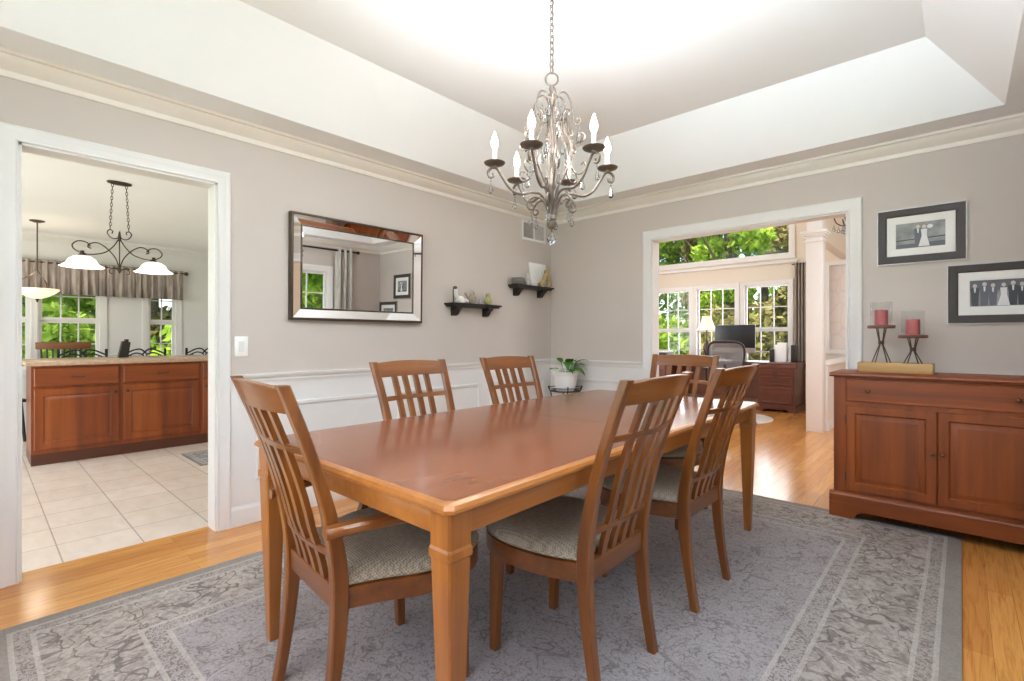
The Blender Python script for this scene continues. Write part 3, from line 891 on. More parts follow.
def f(bm): lathe(bm, [(0, 0), (0.62, 0), (0.62, 0.008), (0.6, 0.01), (0, 0.01)], seg=48)
o = mk('round_rug', f, plain('pale_round_rug', rgb(206, 198, 190), 0.95, vary=0.12, scale=14), loc=(0.72, 3.15, 0.0))
tag(o, 'pale round rug on the office floor under the desk chair', 'rug')

# ------------------------------------------------------------------ sideboard
SBX0, SBX1, SBY = 2.625, 3.645, -0.45
sb = thing('sideboard', 'brown wooden sideboard with two panel doors below framed photographs', 'sideboard', ((SBX0 + SBX1) / 2, 0, 0))
hw = (SBX1 - SBX0) / 2
def f(bm):
    b2(bm, (-hw + 0.01, SBY, 0.15), (hw - 0.01, -0.03, 0.893))
mk('carcass', f, SB_Z, sb)
def f(bm):
    for a, b in ((-hw - 0.01, -0.0012), (0.0012, hw)):
        prism(bm, [(SBY - 0.03, 0.897), (SBY - 0.033, 0.905), (SBY - 0.03, 0.914), (SBY - 0.022, 0.919), (-0.03, 0.919), (-0.03, 0.893), (SBY - 0.015, 0.893)], 'x', a, b)
mk('top', f, SB_X, sb)
def f(bm):      # plinth with a bracket-foot cutout
    y0 = SBY - 0.022
    poly = [(-hw - 0.012, 0.0125), (-hw + 0.10, 0.0125), (-hw + 0.12, 0.022), (-hw + 0.135, 0.05), (-hw + 0.17, 0.062), (hw - 0.17, 0.062), (hw - 0.135, 0.05), (hw - 0.12, 0.022), (hw - 0.10, 0.0125), (hw, 0.0125), (hw, 0.150), (-hw - 0.012, 0.150)]
    prism(bm, poly, 'y', y0, SBY + 0.004)
    prism(bm, [(y0, 0.15), (y0 + 0.004, 0.158), (SBY - 0.004, 0.168), (SBY + 0.004, 0.168), (SBY + 0.004, 0.15)], 'x', -hw - 0.012, hw)
    prism(bm, [(SBY, 0.0125), (SBY + 0.11, 0.0125), (SBY + 0.14, 0.05), (-0.16, 0.05), (-0.13, 0), (-0.03, 0), (-0.03, 0.15), (SBY, 0.15)], 'x', -hw - 0.012, -hw + 0.008)
    prism(bm, [(-0.13, 0), (-0.03, 0), (-0.03, 0.15), (-0.13, 0.15)], 'x', hw - 0.02, hw)
mk('plinth', f, SB_X, sb)
def dw(bm):
    M = place_y((0, SBY, (0.742 + 0.884) / 2))
    rings(bm, 2 * (hw - 0.075), 0.884 - 0.742, [(0, -0.01), (0, 0.008), (0.004, 0.012), (0.010, 0.012), (0.012, 0.010)], M=M)
d = mk('drawer', dw, SB_X, sb)
def knob(parent, c, r=0.013, mat=None, direc='-y', name='knob'):
    def f(bm):
        lathe(bm, [(0, 0), (r * 0.55, 0), (r * 0.4, r * 0.8), (r * 0.9, r * 1.3), (r, r * 1.8), (r * 0.7, r * 2.3), (0, r * 2.45)], seg=16)
    o = mk(name, f, mat or KNOB, parent, 50, loc=c)
    o.rotation_euler = {'-y': (PI / 2, 0, 0), '+x': (0, PI / 2, 0)}[direc]
    return o
knob(d, (-hw + 0.19, SBY - 0.011, 0.812)); knob(d, (hw - 0.19, SBY - 0.011, 0.812))
RAISED = [(0, -0.01), (0, 0.010), (0.004, 0.014), (0.046, 0.014), (0.050, 0.008), (0.054, 0.004), (0.060, 0.004), (0.082, 0.012), (0.084, 0.012)]
for s in (-1, 1):
    w = hw - 0.075 - 0.003
    M = place_y((s * (w / 2 + 0.002), SBY, (0.186 + 0.716) / 2))
    d = mk('door', lambda bm: rings(bm, w, 0.716 - 0.186, RAISED, M=M), SB_Z, sb, 20)
    knob(d, (s * 0.022, SBY - 0.013, 0.478))
    for z in (0.27, 0.63):
        mk('hinge', lambda bm: b2(bm, (s * (w + 0.006) - 0.004, SBY - 0.010, z - 0.025), (s * (w + 0.006) + 0.004, SBY, z + 0.025), 0.002), BRONZE, d)

# candle tray and holders on the sideboard
TZ = 0.919
def f(bm):
    b2(bm, (-0.185, -0.075, 0.0), (0.185, 0.075, 0.012), 0.003)
    for s in (-1, 1):
        b2(bm, (-0.185, s * 0.075 - 0.008, 0.0), (0.185, s * 0.075 + 0.008, 0.062), 0.004)
        b2(bm, (s * 0.18 - 0.008, -0.075, 0.0), (s * 0.18 + 0.008, 0.075, 0.062), 0.004)
o = mk('wooden_tray', f, LIGHTW, loc=(2.925, -0.21, TZ)); tag(o, 'shallow pine box tray under two candle stands on the sideboard', 'tray')
def candle_stand(x, y, h, lab, gl, cl):
    t = thing('candle_stand', lab, 'candle holder', (x, y, TZ + 0.012), group='candle stands on the sideboard')
    def f(bm):
        for k in range(4):
            a = PI / 4 + k * PI / 2 + 0.3
            tube(bm, [(0.075 * math.cos(a), 0.060 * math.sin(a), 0.004), (0.010 * math.cos(a), 0.010 * math.sin(a), h * 0.62), (0.014 * math.cos(a), 0.014 * math.sin(a), h * 0.70), (0.030 * math.cos(a), 0.03 * math.sin(a), h)], 0.0035, 6)
        lathe(bm, [(0, -0.012), (0.016, -0.012), (0.016, 0.012), (0, 0.012)], (0, 0, h * 0.66), 12)
    mk('tripod', f, BRONZE, t)
    mk('disc', lambda bm: lathe(bm, [(0, 0), (0.070, 0), (0.074, 0.006), (0.074, 0.016), (0.070, 0.020), (0, 0.020)], (0, 0, h), 28), RUSTW, t)
    cz = TZ + 0.012 + h + 0.020
    o = thing('pillar_candle', cl, 'candle', (x, y, cz), group='rose pillar candles')
    mk('wax', lambda bm: lathe(bm, [(0, 0), (0.036, 0), (0.036, 0.092), (0.033, 0.097), (0.02, 0.094), (0, 0.093)], seg=24), ROSE, o, 50)
    mk('wick', lambda bm: tube(bm, [(0, 0, 0.09), (0.001, 0, 0.108)], 0.0015, 6), BLACKP, o)
    def f(bm):
        lathe(bm, [(0.058, 0.0), (0.058, 0.150), (0.056, 0.150), (0.056, 0.0), (0.058, 0.0)], seg=32)
    g = mk('hurricane_glass', f, HGLASS, loc=(x, y, cz)); tag(g, gl, 'glass', 'hurricane glasses over the candles')
candle_stand(2.855, -0.215, 0.268, 'taller wire tripod candle stand, left on the pine tray', 'clear glass cylinder round the taller left candle', 'rose pillar candle on the taller left stand')
candle_stand(3.012, -0.195, 0.205, 'shorter wire tripod candle stand, right on the pine tray', 'clear glass cylinder round the lower right candle', 'rose pillar candle on the shorter right stand')

# framed photographs
def photo_mats():
    t = NT('grey_photo_print'); n = t.noise(t.coord((1, 1, 1)), 14, 4)
    a = t.set(t.ramp(n, [(0.3, rgb(110, 112, 112)), (0.7, rgb(166, 168, 166))]), 0.5)
    return [a, plain('print_white', rgb(226, 226, 226), 0.5), plain('print_dark', rgb(60, 62, 68), 0.5), plain('print_skin', rgb(206, 196, 188), 0.5), plain('print_mid', rgb(96, 98, 108), 0.5)]
PM = photo_mats()
def oval(bm, cx, cz, rx, rz, y, mi, n=14):
    bm.faces.new([bm.verts.new((cx + rx * math.cos(2 * PI * k / n), y, cz + rz * math.sin(2 * PI * k / n))) for k in range(n)]).material_index = mi
def poly(bm, pts, y, mi):
    bm.faces.new([bm.verts.new((x, y, z)) for x, z in pts]).material_index = mi
def person(bm, x, z0, h, y, suit=2, dress=False, hair=4):
    hd = h * 0.085
    if dress:
        poly(bm, [(x - h * .2, z0), (x + h * .2, z0), (x + h * .10, z0 + h * .48), (x + h * .11, z0 + h * .78), (x - h * .11, z0 + h * .78), (x - h * .08, z0 + h * .48)], y, 1)
    else:
        poly(bm, [(x - h * .11, z0), (x + h * .11, z0), (x + h * .13, z0 + h * .5), (x + h * .15, z0 + h * .8), (x - h * .15, z0 + h * .8), (x - h * .13, z0 + h * .5)], y, suit)
        poly(bm, [(x - h * .02, z0 + h * .6), (x + h * .02, z0 + h * .6), (x + h * .035, z0 + h * .8), (x - h * .035, z0 + h * .8)], y - 0.0001, 1)
    oval(bm, x, z0 + h * 0.90, hd * .85, hd * 1.05, y - 0.0002, 3); oval(bm, x, z0 + h * 0.955, hd * .95, hd * .62, y - 0.0001, hair)
def frame_thing(name, label, x0, x1, z0, z1, builder, mw=0.050, fw=0.047):
    w, h = x1 - x0, z1 - z0
    t = thing(name, label, 'picture', ((x0 + x1) / 2, 0, (z0 + z1) / 2), group='framed wedding photographs')
    mk('frame', lambda bm: rings(bm, w - 0.004, h - 0.004, [(0, 0.006), (0, 0.022), (0.004, 0.026), (fw - 0.006, 0.022), (fw, 0.018), (fw, 0.006)], cap=False, close=True), FRAME, t, 20)
    mk('edge', lambda bm: rings(bm, w + 0.008, h + 0.008, [(0, 0.001), (0, 0.016), (0.0055, 0.016), (0.0055, 0.001)], cap=False, close=True), SILVERE, t, 20)
    mk('mat_board', lambda bm: rings(bm, w - 2 * fw + 0.004, h - 2 * fw + 0.004, [(0, 0.008), (0, 0.013), (mw, 0.013), (mw + 0.002, 0.011), (mw + 0.002, 0.008)], cap=False, close=True), MAT, t, 0)
    pw, ph = w - 2 * fw - 2 * mw, h - 2 * fw - 2 * mw
    def f(bm):
        b2(bm, (-pw / 2 - 0.003, -0.0095, -ph / 2 - 0.003), (pw / 2 + 0.003, -0.008, ph / 2 + 0.003))
        builder(bm, pw, ph, -0.0098)
    mk('photo', f, PM, t, 0)
    return t
def ph1(bm, pw, ph, y):
    poly(bm, [(-pw / 2, -ph * .16), (pw / 2, -ph * .10), (pw / 2, -ph * .14), (-pw / 2, -ph * .20)], y, 2)
    poly(bm, [(-pw / 2, -ph / 2), (pw / 2, -ph / 2), (pw / 2, -ph * .3), (-pw / 2, -ph * .34)], y + 0.0001, 4)
    oval(bm, -pw * .22, ph * .05, pw * .1, ph * .1, y, 0); oval(bm, pw * .2, ph * .30, pw * .06, ph * .08, y, 1)
    person(bm, -pw * .04, -ph * .44, ph * .86, y - 0.0001, 4)
    person(bm, pw * .08, -ph * .46, ph * .86, y - 0.0003, dress=True)
def ph2(bm, pw, ph, y):
    poly(bm, [(-pw / 2, ph * .1), (pw / 2, ph * .1), (pw / 2, ph / 2), (-pw / 2, ph / 2)], y + 0.0001, 4)
    for i, (fx, k) in enumerate(((-.42, 2), (-.27, 4), (-.14, 4), (.16, 2), (.29, 2), (.42, 2))):
        person(bm, pw * fx, -ph * .48, ph * (.86 + .06 * (i % 2)), y - 0.0001 * (i % 3 + 1), k)
    person(bm, pw * 0.02, -ph * .48, ph * .86, y - 0.0005, dress=True)
frame_thing('picture_frame', 'dark framed wedding photo of a couple, upper left of the two frames', 2.817, 3.258, 1.63, 1.987, ph1)
frame_thing('picture_frame', 'dark framed group wedding photo, lower right above the sideboard', 3.172, 3.660, 1.228, 1.590, ph2, 0.055)

# ------------------------------------------------------------------ left wall: mirror, shelves, switch, vent
mt = thing('wall_mirror', 'wide rectangular silver bordered mirror hung between doorway and shelves', 'mirror', (0.030, -2.258, 1.608))
mt.rotation_euler = (Matrix.Rotation(math.radians(-1.2), 3, 'Z') @ Matrix.Rotation(math.radians(0.9), 3, 'Y') @ Matrix.Rotation(PI / 2, 3, 'Z')).to_euler()
MW, MH = 1.035, 0.705
mk('frame', lambda bm: rings(bm, MW, MH, [(0, -0.018), (0, 0.022), (0.003, 0.026), (0.013, 0.026), (0.015, 0.022), (0.015, -0.018)], cap=False, close=True), BRONZE, mt, 20)
mk('mirror_border', lambda bm: rings(bm, MW - 0.028, MH - 0.028, [(0, 0.008), (0.003, 0.024), (0.060, 0.004), (0.062, 0.0)], cap=False), MIRROR, mt, 0)
mk('bead', lambda bm: rings(bm, MW - 0.146, MH - 0.146, [(0, 0.0), (0.002, 0.009), (0.009, 0.009), (0.011, 0.0)], cap=False), BRONZE, mt, 20)
mk('mirror_glass', lambda bm: rings(bm, MW - 0.13, MH - 0.13, [(0, -0.004), (0, 0.0015), (0.001, 0.002)]), MIRROR, mt, 0)

def shelf(y0, y1, z, lab):
    t = thing('wall_shelf', lab, 'shelf', (0, (y0 + y1) / 2, z), group='black wall shelves')
    L = (y1 - y0) / 2
    def f(bm):
        b2(bm, (0.0, -L, -0.016), (0.125, L, 0.0), 0.003)
        b2(bm, (0.0, -L + 0.015, -0.030), (0.110, L - 0.015, -0.016), 0.004)
    mk('shelf_board', f, BLACKW, t)
    for s in (-1, 1):
        def f(bm):
            prism(bm, [(0, -0.03), (0.085, -0.03), (0.085, -0.045), (0.06, -0.058), (0.045, -0.08), (0.03, -0.098), (0, -0.105)], 'y', s * L * 0.64 - 0.03, s * L * 0.64 + 0.03)
        mk('bracket', f, BLACKW, t)
shelf(-1.47, -0.885, 1.435, 'lower black wall shelf with three bird figurines')
shelf(-0.675, -0.10, 1.655, 'upper black wall shelf in the corner with a white plaque')

def bird(name, label, loc, sc, rz, mats, tail=True, upright=False, headm=0):
    """small bird figurine: body, head, beak and tail in one moulded piece."""
    t = thing(name, label, 'figurine', loc, rz, group='figurines on the wall shelves')
    def f(bm):
        prof = [(0, 0.0), (0.020, 0.0), (0.026, 0.010), (0.034, 0.028), (0.034, 0.045), (0.026, 0.062), (0.018, 0.070), (0.021, 0.080), (0.019, 0.092), (0.010, 0.101), (0, 0.103)]
        lathe(bm, [(r * sc, z * sc * (1.25 if upright else 1)) for r, z in prof], seg=18)
        if tail:
            sweep(bm, [[(0.02 * sc, -0.012 * sc, 0.02 * sc), (0.02 * sc, 0.012 * sc, 0.02 * sc), (0.028 * sc, 0.0, 0.036 * sc)], [(0.072 * sc, -0.008 * sc, 0.075 * sc), (0.072 * sc, 0.008 * sc, 0.075 * sc), (0.066 * sc, 0, 0.084 * sc)]])
    mk('body', f, mats[0], t, 60)
    zt = sc * (1.25 if upright else 1)
    mk('beak', lambda bm: sweep(bm, [[(-0.016 * sc, -0.005 * sc, 0.084 * zt), (-0.016 * sc, 0.005 * sc, 0.084 * zt), (-0.016 * sc, 0, 0.090 * zt)], [(-0.034 * sc, -0.001, 0.083 * zt), (-0.034 * sc, 0.001, 0.083 * zt), (-0.034 * sc, 0, 0.0845 * zt)]]), mats[1], t, 30)
    return t
G_WHITE = plain('white_ceramic', rgb(224, 220, 214), 0.3); G_BROWN = plain('taupe_ceramic', rgb(158, 146, 128), 0.5, vary=0.2, scale=60)
G_GREEN = plain('olive_ceramic', rgb(168, 162, 108), 0.45, vary=0.2, scale=40); G_GREY = plain('grey_stone', rgb(112, 108, 104), 0.7, vary=0.2, scale=60)
G_PALE = plain('pale_grey_ceramic', rgb(186, 182, 176), 0.4, vary=0.25, scale=50)
G_LILAC = plain('lilac_ceramic', rgb(190, 182, 192), 0.4); G_DARK = plain('dark_glaze', rgb(70, 62, 56), 0.4); G_TAN = plain('tan_ceramic', rgb(176, 156, 116), 0.5, vary=0.25, scale=50)
# tall white heron-like figure with a dark head
t = thing('heron_figurine', 'white long necked bird figurine with dark head, left on the lower shelf', 'figurine', (0.065, -1.37, 1.435), 0, group='figurines on the wall shelves')
def f(bm):
    tube(bm, [(0, 0.115, 0.020), (0, 0.06, 0.032), (0, 0.0, 0.046), (0, -0.022, 0.07), (0, -0.025, 0.10), (0, -0.03, 0.125)], 0.016, 12, 4)
    lathe(bm, [(0, 0), (0.035, 0), (0.045, 0.02), (0.04, 0.04), (0.022, 0.058), (0, 0.064)], (0, 0.03, 0), 18)
mk('body', f, G_WHITE, t, 60)
def f(bm):
    lathe(bm, [(0, 0.110), (0.016, 0.118), (0.020, 0.130), (0.014, 0.142), (0, 0.146)], (0, -0.031, 0), 14)
    tube(bm, [(0, -0.045, 0.13), (0, -0.052, 0.11), (0, -0.05, 0.02), (0, -0.048, 0.0)], 0.005, 8)
mk('head', f, G_DARK, t, 60)
bird('bird_figurine', 'taupe wren figurine with raised tail, middle of the lower shelf', (0.065, -1.205, 1.435), 1.16, -PI / 2, [G_BROWN, G_DARK])
o = bird('bird_figurine', 'small lilac bird figurine between two larger birds on the lower shelf', (0.065, -1.105, 1.435), 0.48, PI / 2, [G_LILAC, G_DARK], False)
bird('bird_figurine', 'olive green round owl figurine, right on the lower shelf', (0.065, -1.005, 1.435), 1.04, PI / 2, [G_GREEN, G_DARK], False)
def f(bm): lathe(bm, [(0, 0), (0.045, 0), (0.062, 0.012), (0.066, 0.035), (0.062, 0.060), (0.055, 0.066), (0.052, 0.060), (0.052, 0.02), (0, 0.015)], seg=28)
o = mk('stone_bowl', f, G_GREY, loc=(0.066, -0.60, 1.655)); tag(o, 'round grey stone bowl, left end of the upper black shelf', 'bowl')
bird('bird_figurine', 'white and grey bird figurine beside the stone bowl', (0.085, -0.485, 1.655), 1.05, -PI / 2, [G_PALE, G_DARK], False, True)
# square plaque leaning on the wall, figurine in front
t = thing('white_plaque', 'white square plaque leaning against the wall on the upper shelf', 'plaque', (0.045, -0.245, 1.655))
o = mk('board', lambda bm: box(bm, (0, 0, 0.125), (0.014, 0.27, 0.25), 0.003), WHITEP, t); o.rotation_euler = (0, math.radians(-8), 0)
def f(bm):
    for k in range(7):
        a = k * PI / 6
        tube(bm, [(0.0075, 0.0, 0.03), (0.0075, 0.11 * math.cos(a), 0.03 + 0.17 * math.sin(a))], 0.0012, 5)
o = mk('engraved_rays', f, G_LILAC, t); o.rotation_euler = (0, math.radians(-8), 0)
t = thing('bird_pair_figurine', 'tan pair of long tailed birds in front of the white plaque', 'figurine', (0.085, -0.20, 1.655), 0, group='figurines on the wall shelves'); t.scale = (1.12, 1.12, 1.15)
def f(bm):
    tube(bm, [(0, -0.085, 0.012), (0, -0.03, 0.05), (0, 0.0, 0.10), (0, 0.02, 0.135)], 0.022, 10, 4)
    tube(bm, [(0, 0.06, 0.01), (0, 0.055, 0.05), (0, 0.035, 0.10), (0, 0.012, 0.132)], 0.021, 10, 4)
    lathe(bm, [(0, 0.115), (0.022, 0.125), (0.026, 0.14), (0.017, 0.158), (0, 0.162)], (0, 0.018, 0), 14)
    lathe(bm, [(0, 0), (0.03, 0), (0.03, 0.012), (0, 0.014)], (0, 0.03, 0), 16)
mk('body', f, G_TAN, t, 60)

t = thing('light_switch', 'white rocker light switch plate beside the kitchen doorway', 'switch', (0, -3.058, 1.085))
def f(bm):
    b2(bm, (0, -0.038, -0.062), (0.006, 0.038, 0.062), 0.003)
mk('plate', f, WHITEP, t)
mk('rocker', lambda bm: box(bm, (0.007, 0, 0), (0.006, 0.033, 0.066), 0.002, Matrix.Rotation(0.06, 3, 'Y')), plain('switch_rocker', rgb(228, 227, 224), 0.35, vary=0.01), t)

t = thing('air_vent', 'white louvred air vent high on the wall by the corner', 'vent', (0, -0.285, 2.225))
def f(bm):
    M = Matrix.Rotation(PI / 2, 4, 'Z')
    rings(bm, 0.38, 0.20, [(0, 0), (0, 0.006), (0.003, 0.008), (0.026, 0.006), (0.026, 0.0)], cap=False, M=M)
    b2(bm, (0, -0.012, -0.075), (0.007, 0.012, 0.075))
mk('vent_frame', f, TRIM, t, 20)
for s in (-1, 1):
    def f(bm):
        for k in range(11):
            z = -0.066 + k * 0.0132
            box(bm, (0.004, s * 0.088, z), (0.010, 0.15, 0.002), rot=Matrix.Rotation(-0.7, 3, 'Y'))
    mk('louvre', f, plain('louvre_shade_grey', rgb(186, 182, 178), 0.5) if s < 0 else TRIM, t, 0)  # left bank greyed as if in shade, right bank left as lit
mk('duct_back', lambda bm: b2(bm, (0.0, -0.165, -0.075), (0.0012, 0.165, 0.075)), G_GREY, t, 0)

# plant on its wire stand in the corner
t = thing('plant_stand', 'black wire plant stand in the corner behind the table', 'plant stand', (0.33, -0.19, 0.0))
def f(bm):
    for k in range(4):
        a = PI / 4 + k * PI / 2; c, s = math.cos(a), math.sin(a)
        tube(bm, [(0.15 * c, 0.15 * s, 0.0), (0.12 * c, 0.12 * s, 0.3), (0.14 * c, 0.14 * s, 0.575), (0.160 * c, 0.160 * s, 0.63), (0.168 * c, 0.168 * s, 0.655), (0.155 * c, 0.155 * s, 0.66)], 0.006, 6, 3)
mk('legs', f, BLACKIRON, t)
def ring(r, z, n=28): return [(r * math.cos(2 * PI * k / n), r * math.sin(2 * PI * k / n), z) for k in range(n)]
mk('ring_shelf', lambda bm: (tube(bm, ring(0.148, 0.613), 0.006, 6, closed=True), lathe(bm, [(0, 0.61), (0.146, 0.61), (0.146, 0.616), (0, 0.616)], seg=24)), BLACKIRON, t)
mk('upper_ring', lambda bm: tube(bm, ring(0.162, 0.645), 0.004, 6, closed=True), BLACKIRON, t)
mk('lower_ring', lambda bm: tube(bm, ring(0.122, 0.25), 0.005, 6, closed=True), BLACKIRON, t)
t = thing('potted_plant', 'leafy plant in a white pot on the wire stand', 'plant', (0.33, -0.19, 0.616))
mk('pot', lambda bm: lathe(bm, [(0, 0), (0.088, 0), (0.108, 0.06), (0.118, 0.14), (0.118, 0.155), (0.130, 0.160), (0.132, 0.185), (0.124, 0.19), (0.118, 0.18), (0.11, 0.16), (0, 0.158)], seg=32), WHITEP, t, 40)
def leaf(bm, base, d, L, wd, droop, mi):
    d = Vector(d).normalized(); side = d.cross(Vector((0, 0, 1))).normalized(); prev = None
    for i in range(7):
        u = i / 6; p = Vector(base) + d * L * u + Vector((0, 0, -droop * u * u)); w = wd * math.sin(PI * (0.08 + 0.92 * u) ** 0.8) + 0.001
        cur = [bm.verts.new(p - side * w + Vector((0, 0, 0.25 * w))), bm.verts.new(p), bm.verts.new(p + side * w + Vector((0, 0, 0.25 * w)))]
        if prev:
            for k in (0, 1): bm.faces.new((prev[k], prev[k + 1], cur[k + 1], cur[k])).material_index = mi
        prev = cur
def f(bm):
    rnd = random.Random(4)
    for k in range(20):
        a = rnd.uniform(0, 2 * PI) if k > 9 else rnd.uniform(-1.2, 1.2); el = rnd.uniform(0.2, 1.3); L = rnd.uniform(0.09, 0.17)
        st = Vector((0.05 * math.cos(a), 0.05 * math.sin(a), 0.17)); tip = st + Vector((0.06 * math.cos(a), 0.06 * math.sin(a), rnd.uniform(0.03, 0.12)))
        tube(bm, [tuple(st), tuple(tip)], 0.003, 5, mi=0)
        leaf(bm, tip, (math.cos(a), math.sin(a), el * 0.6), L, rnd.uniform(0.028, 0.045), rnd.uniform(0.03, 0.09), 1 if rnd.random() < 0.3 else 0)
mk('foliage', f, [PLANTL, PLANTW], t, 60)

# ------------------------------------------------------------------ curtain beside the east window (seen in the mirror)
t = thing('curtain_rod', 'dark curtain rod over the side window, seen in the mirror', 'curtain rod', (W - 0.09, 0, 2.30))
mk('rod', lambda bm: tube(bm, [(0, -4.1, 0), (0, -0.42, 0)], 0.013, 10), BLACKIRON, t)
for y in (-4.1, -0.42): mk('finial', lambda bm: lathe(bm, [(0, -0.025), (0.018, -0.018), (0.025, 0), (0.018, 0.018), (0, 0.025)], (0, y, 0), 14), BLACKIRON, t)
for y in (-3.9, -2.1, -0.55): mk('rod_bracket', lambda bm: (tube(bm, [(0.09, y, -0.03), (0.0, y, -0.02)], 0.006, 6)), BLACKIRON, t)
def drape(y0, y1, n, lab, mat):
    def f(bm):
        N = n * 10; rows = [2.33, 2.25, 1.5, 0.8, 0.03]
        R = []
        for z in rows:
            R.append([bm.verts.new((W - 0.09 + 0.045 * math.cos(2 * PI * n * i / N) * (1.0 if z < 2.3 else 0.85), y0 + (y1 - y0) * i / N, z)) for i in range(N + 1)])
        for a, b in zip(R, R[1:]):
            for i in range(N): bm.faces.new((a[i], a[i + 1], b[i + 1], b[i]))
    o = mk('curtain', f, mat, angle=70); m = o.modifiers.new('thick', 'SOLIDIFY'); m.thickness = 0.004
    tag(o, lab, 'curtain', 'curtains of the side windows'); return o
drape(-0.76, -0.50, 3, 'silver grey curtain panel beside the window, seen in the mirror', CUR_S)

# ------------------------------------------------------------------ chandelier
CHX, CHY = 1.801, -2.303
ch = thing('chandelier', 'scrolled silver chandelier with candle bulbs and crystal drops over the table', 'chandelier', (CHX, CHY, HT))
def zc(z): return z - HT
def rz_path(pts, a): return [(r * math.cos(a), r * math.sin(a), zc(z)) for r, z in pts]
mk('canopy', lambda bm: lathe(bm, [(0, 0), (0.062, 0), (0.062, -0.006), (0.045, -0.022), (0.012, -0.032), (0, -0.034)], seg=24), WSILVER, ch)
def f(bm):
    n = 13; z0, z1 = 2.395, 2.768; p = (z1 - z0) / n
    for k in range(n):
        z = z0 + p * (k + 0.5); pts = []
        for i in range(14):
            a = 2 * PI * i / 14; u = 0.010 * math.cos(a); v = (p * 0.66) * math.sin(a)
            pts.append((u, 0, zc(z) + v) if k % 2 else (0, u, zc(z) + v))
        tube(bm, pts, 0.0026, 6, closed=True)
    tube(bm, [(0.004, 0, zc(2.40)), (0.006, 0.003, zc(2.55)), (0.003, -0.003, zc(2.768))], 0.0025, 6, 3)
mk('chain', f, WSILVER, ch)
def f(bm):
    R = Matrix.Rotation(0.7411, 3, 'Z')
    tube(bm, [R @ Vector((0.030 * math.cos(2 * PI * k / 24), 0, zc(2.365) + 0.030 * math.sin(2 * PI * k / 24))) for k in range(24)], 0.0042, 8, closed=True)
mk('hanging_ring', f, WSILVER, ch)
def f(bm):
    lathe(bm, [(0, zc(2.336)), (0.010, zc(2.334)), (0.014, zc(2.32)), (0.010, zc(2.30)), (0.022, zc(2.285)), (0.024, zc(2.272)), (0.010, zc(2.255)), (0.007, zc(2.22)), (0.007, zc(2.06)), (0.014, zc(2.04)), (0.016, zc(2.02)), (0.008, zc(2.0)), (0.008, zc(1.90)), (0.018, zc(1.87)), (0.02, zc(1.85)), (0.010, zc(1.83)), (0.010, zc(1.73)), (0.022, zc(1.715)), (0.024, zc(1.70)), (0.016, zc(1.695)), (0.024, zc(1.685)), (0.023, zc(1.668)), (0.014, zc(1.655)), (0, zc(1.652))], seg=18)
mk('stem', f, WSILVER, ch, 40)
def drop(parent, p, L=0.045, r=0.009):
    L *= 1.25; r *= 1.4
    def f(bm):
        x, y, z = p
        lathe(bm, [(0, 0), (0.0012, 0), (0.0012, -0.014), (0, -0.014)], (x, y, z), 5)
        lathe(bm, [(0, -0.008), (0.005, -0.013), (0, -0.018)], (x, y, z), 6)
        z2 = z - 0.018
        lathe(bm, [(0, 0), (r * 0.3, -L * 0.2), (r * 0.75, -L * 0.6), (r, -L * 0.8), (r * 0.6, -L * 0.95), (0, -L)], (x, y, z2), 8)
    return mk('crystal_drop', f, CRYST, parent, 0)
A0 = 0.7411 + math.radians(187)     # image-right axis is at world angle 0.7411
ARM = [(0.012, 1.70), (0.020, 1.76), (0.050, 1.815), (0.095, 1.825), (0.15, 1.815), (0.20, 1.84), (0.238, 1.895), (0.262, 1.93), (0.286, 1.932), (0.303, 1.912), (0.296, 1.888), (0.279, 1.892), (0.280, 1.907)]
LOW = [(0.012, 1.70), (0.030, 1.765), (0.062, 1.80), (0.098, 1.795), (0.120, 1.768), (0.112, 1.742), (0.092, 1.745), (0.092, 1.763), (0.102, 1.764)]
TOPF = [(0.012, 2.24), (0.030, 2.284), (0.060, 2.294), (0.088, 2.255), (0.103, 2.19), (0.106, 2.145), (0.122, 2.128), (0.138, 2.14), (0.133, 2.158), (0.122, 2.152)]
MIDS = [(0.132, 2.072), (0.143, 2.088), (0.158, 2.075), (0.152, 2.05), (0.122, 2.045), (0.097, 2.01), (0.092, 1.96), (0.110, 1.91), (0.145, 1.90), (0.165, 1.925), (0.155, 1.95), (0.14, 1.94)]
BODY = [(0.012, 1.74), (0.030, 1.84), (0.062, 1.90), (0.092, 1.96), (0.098, 2.03), (0.075, 2.09), (0.055, 2.14), (0.058, 2.19), (0.075, 2.21), (0.088, 2.195), (0.080, 2.18)]
bulb_pts = []
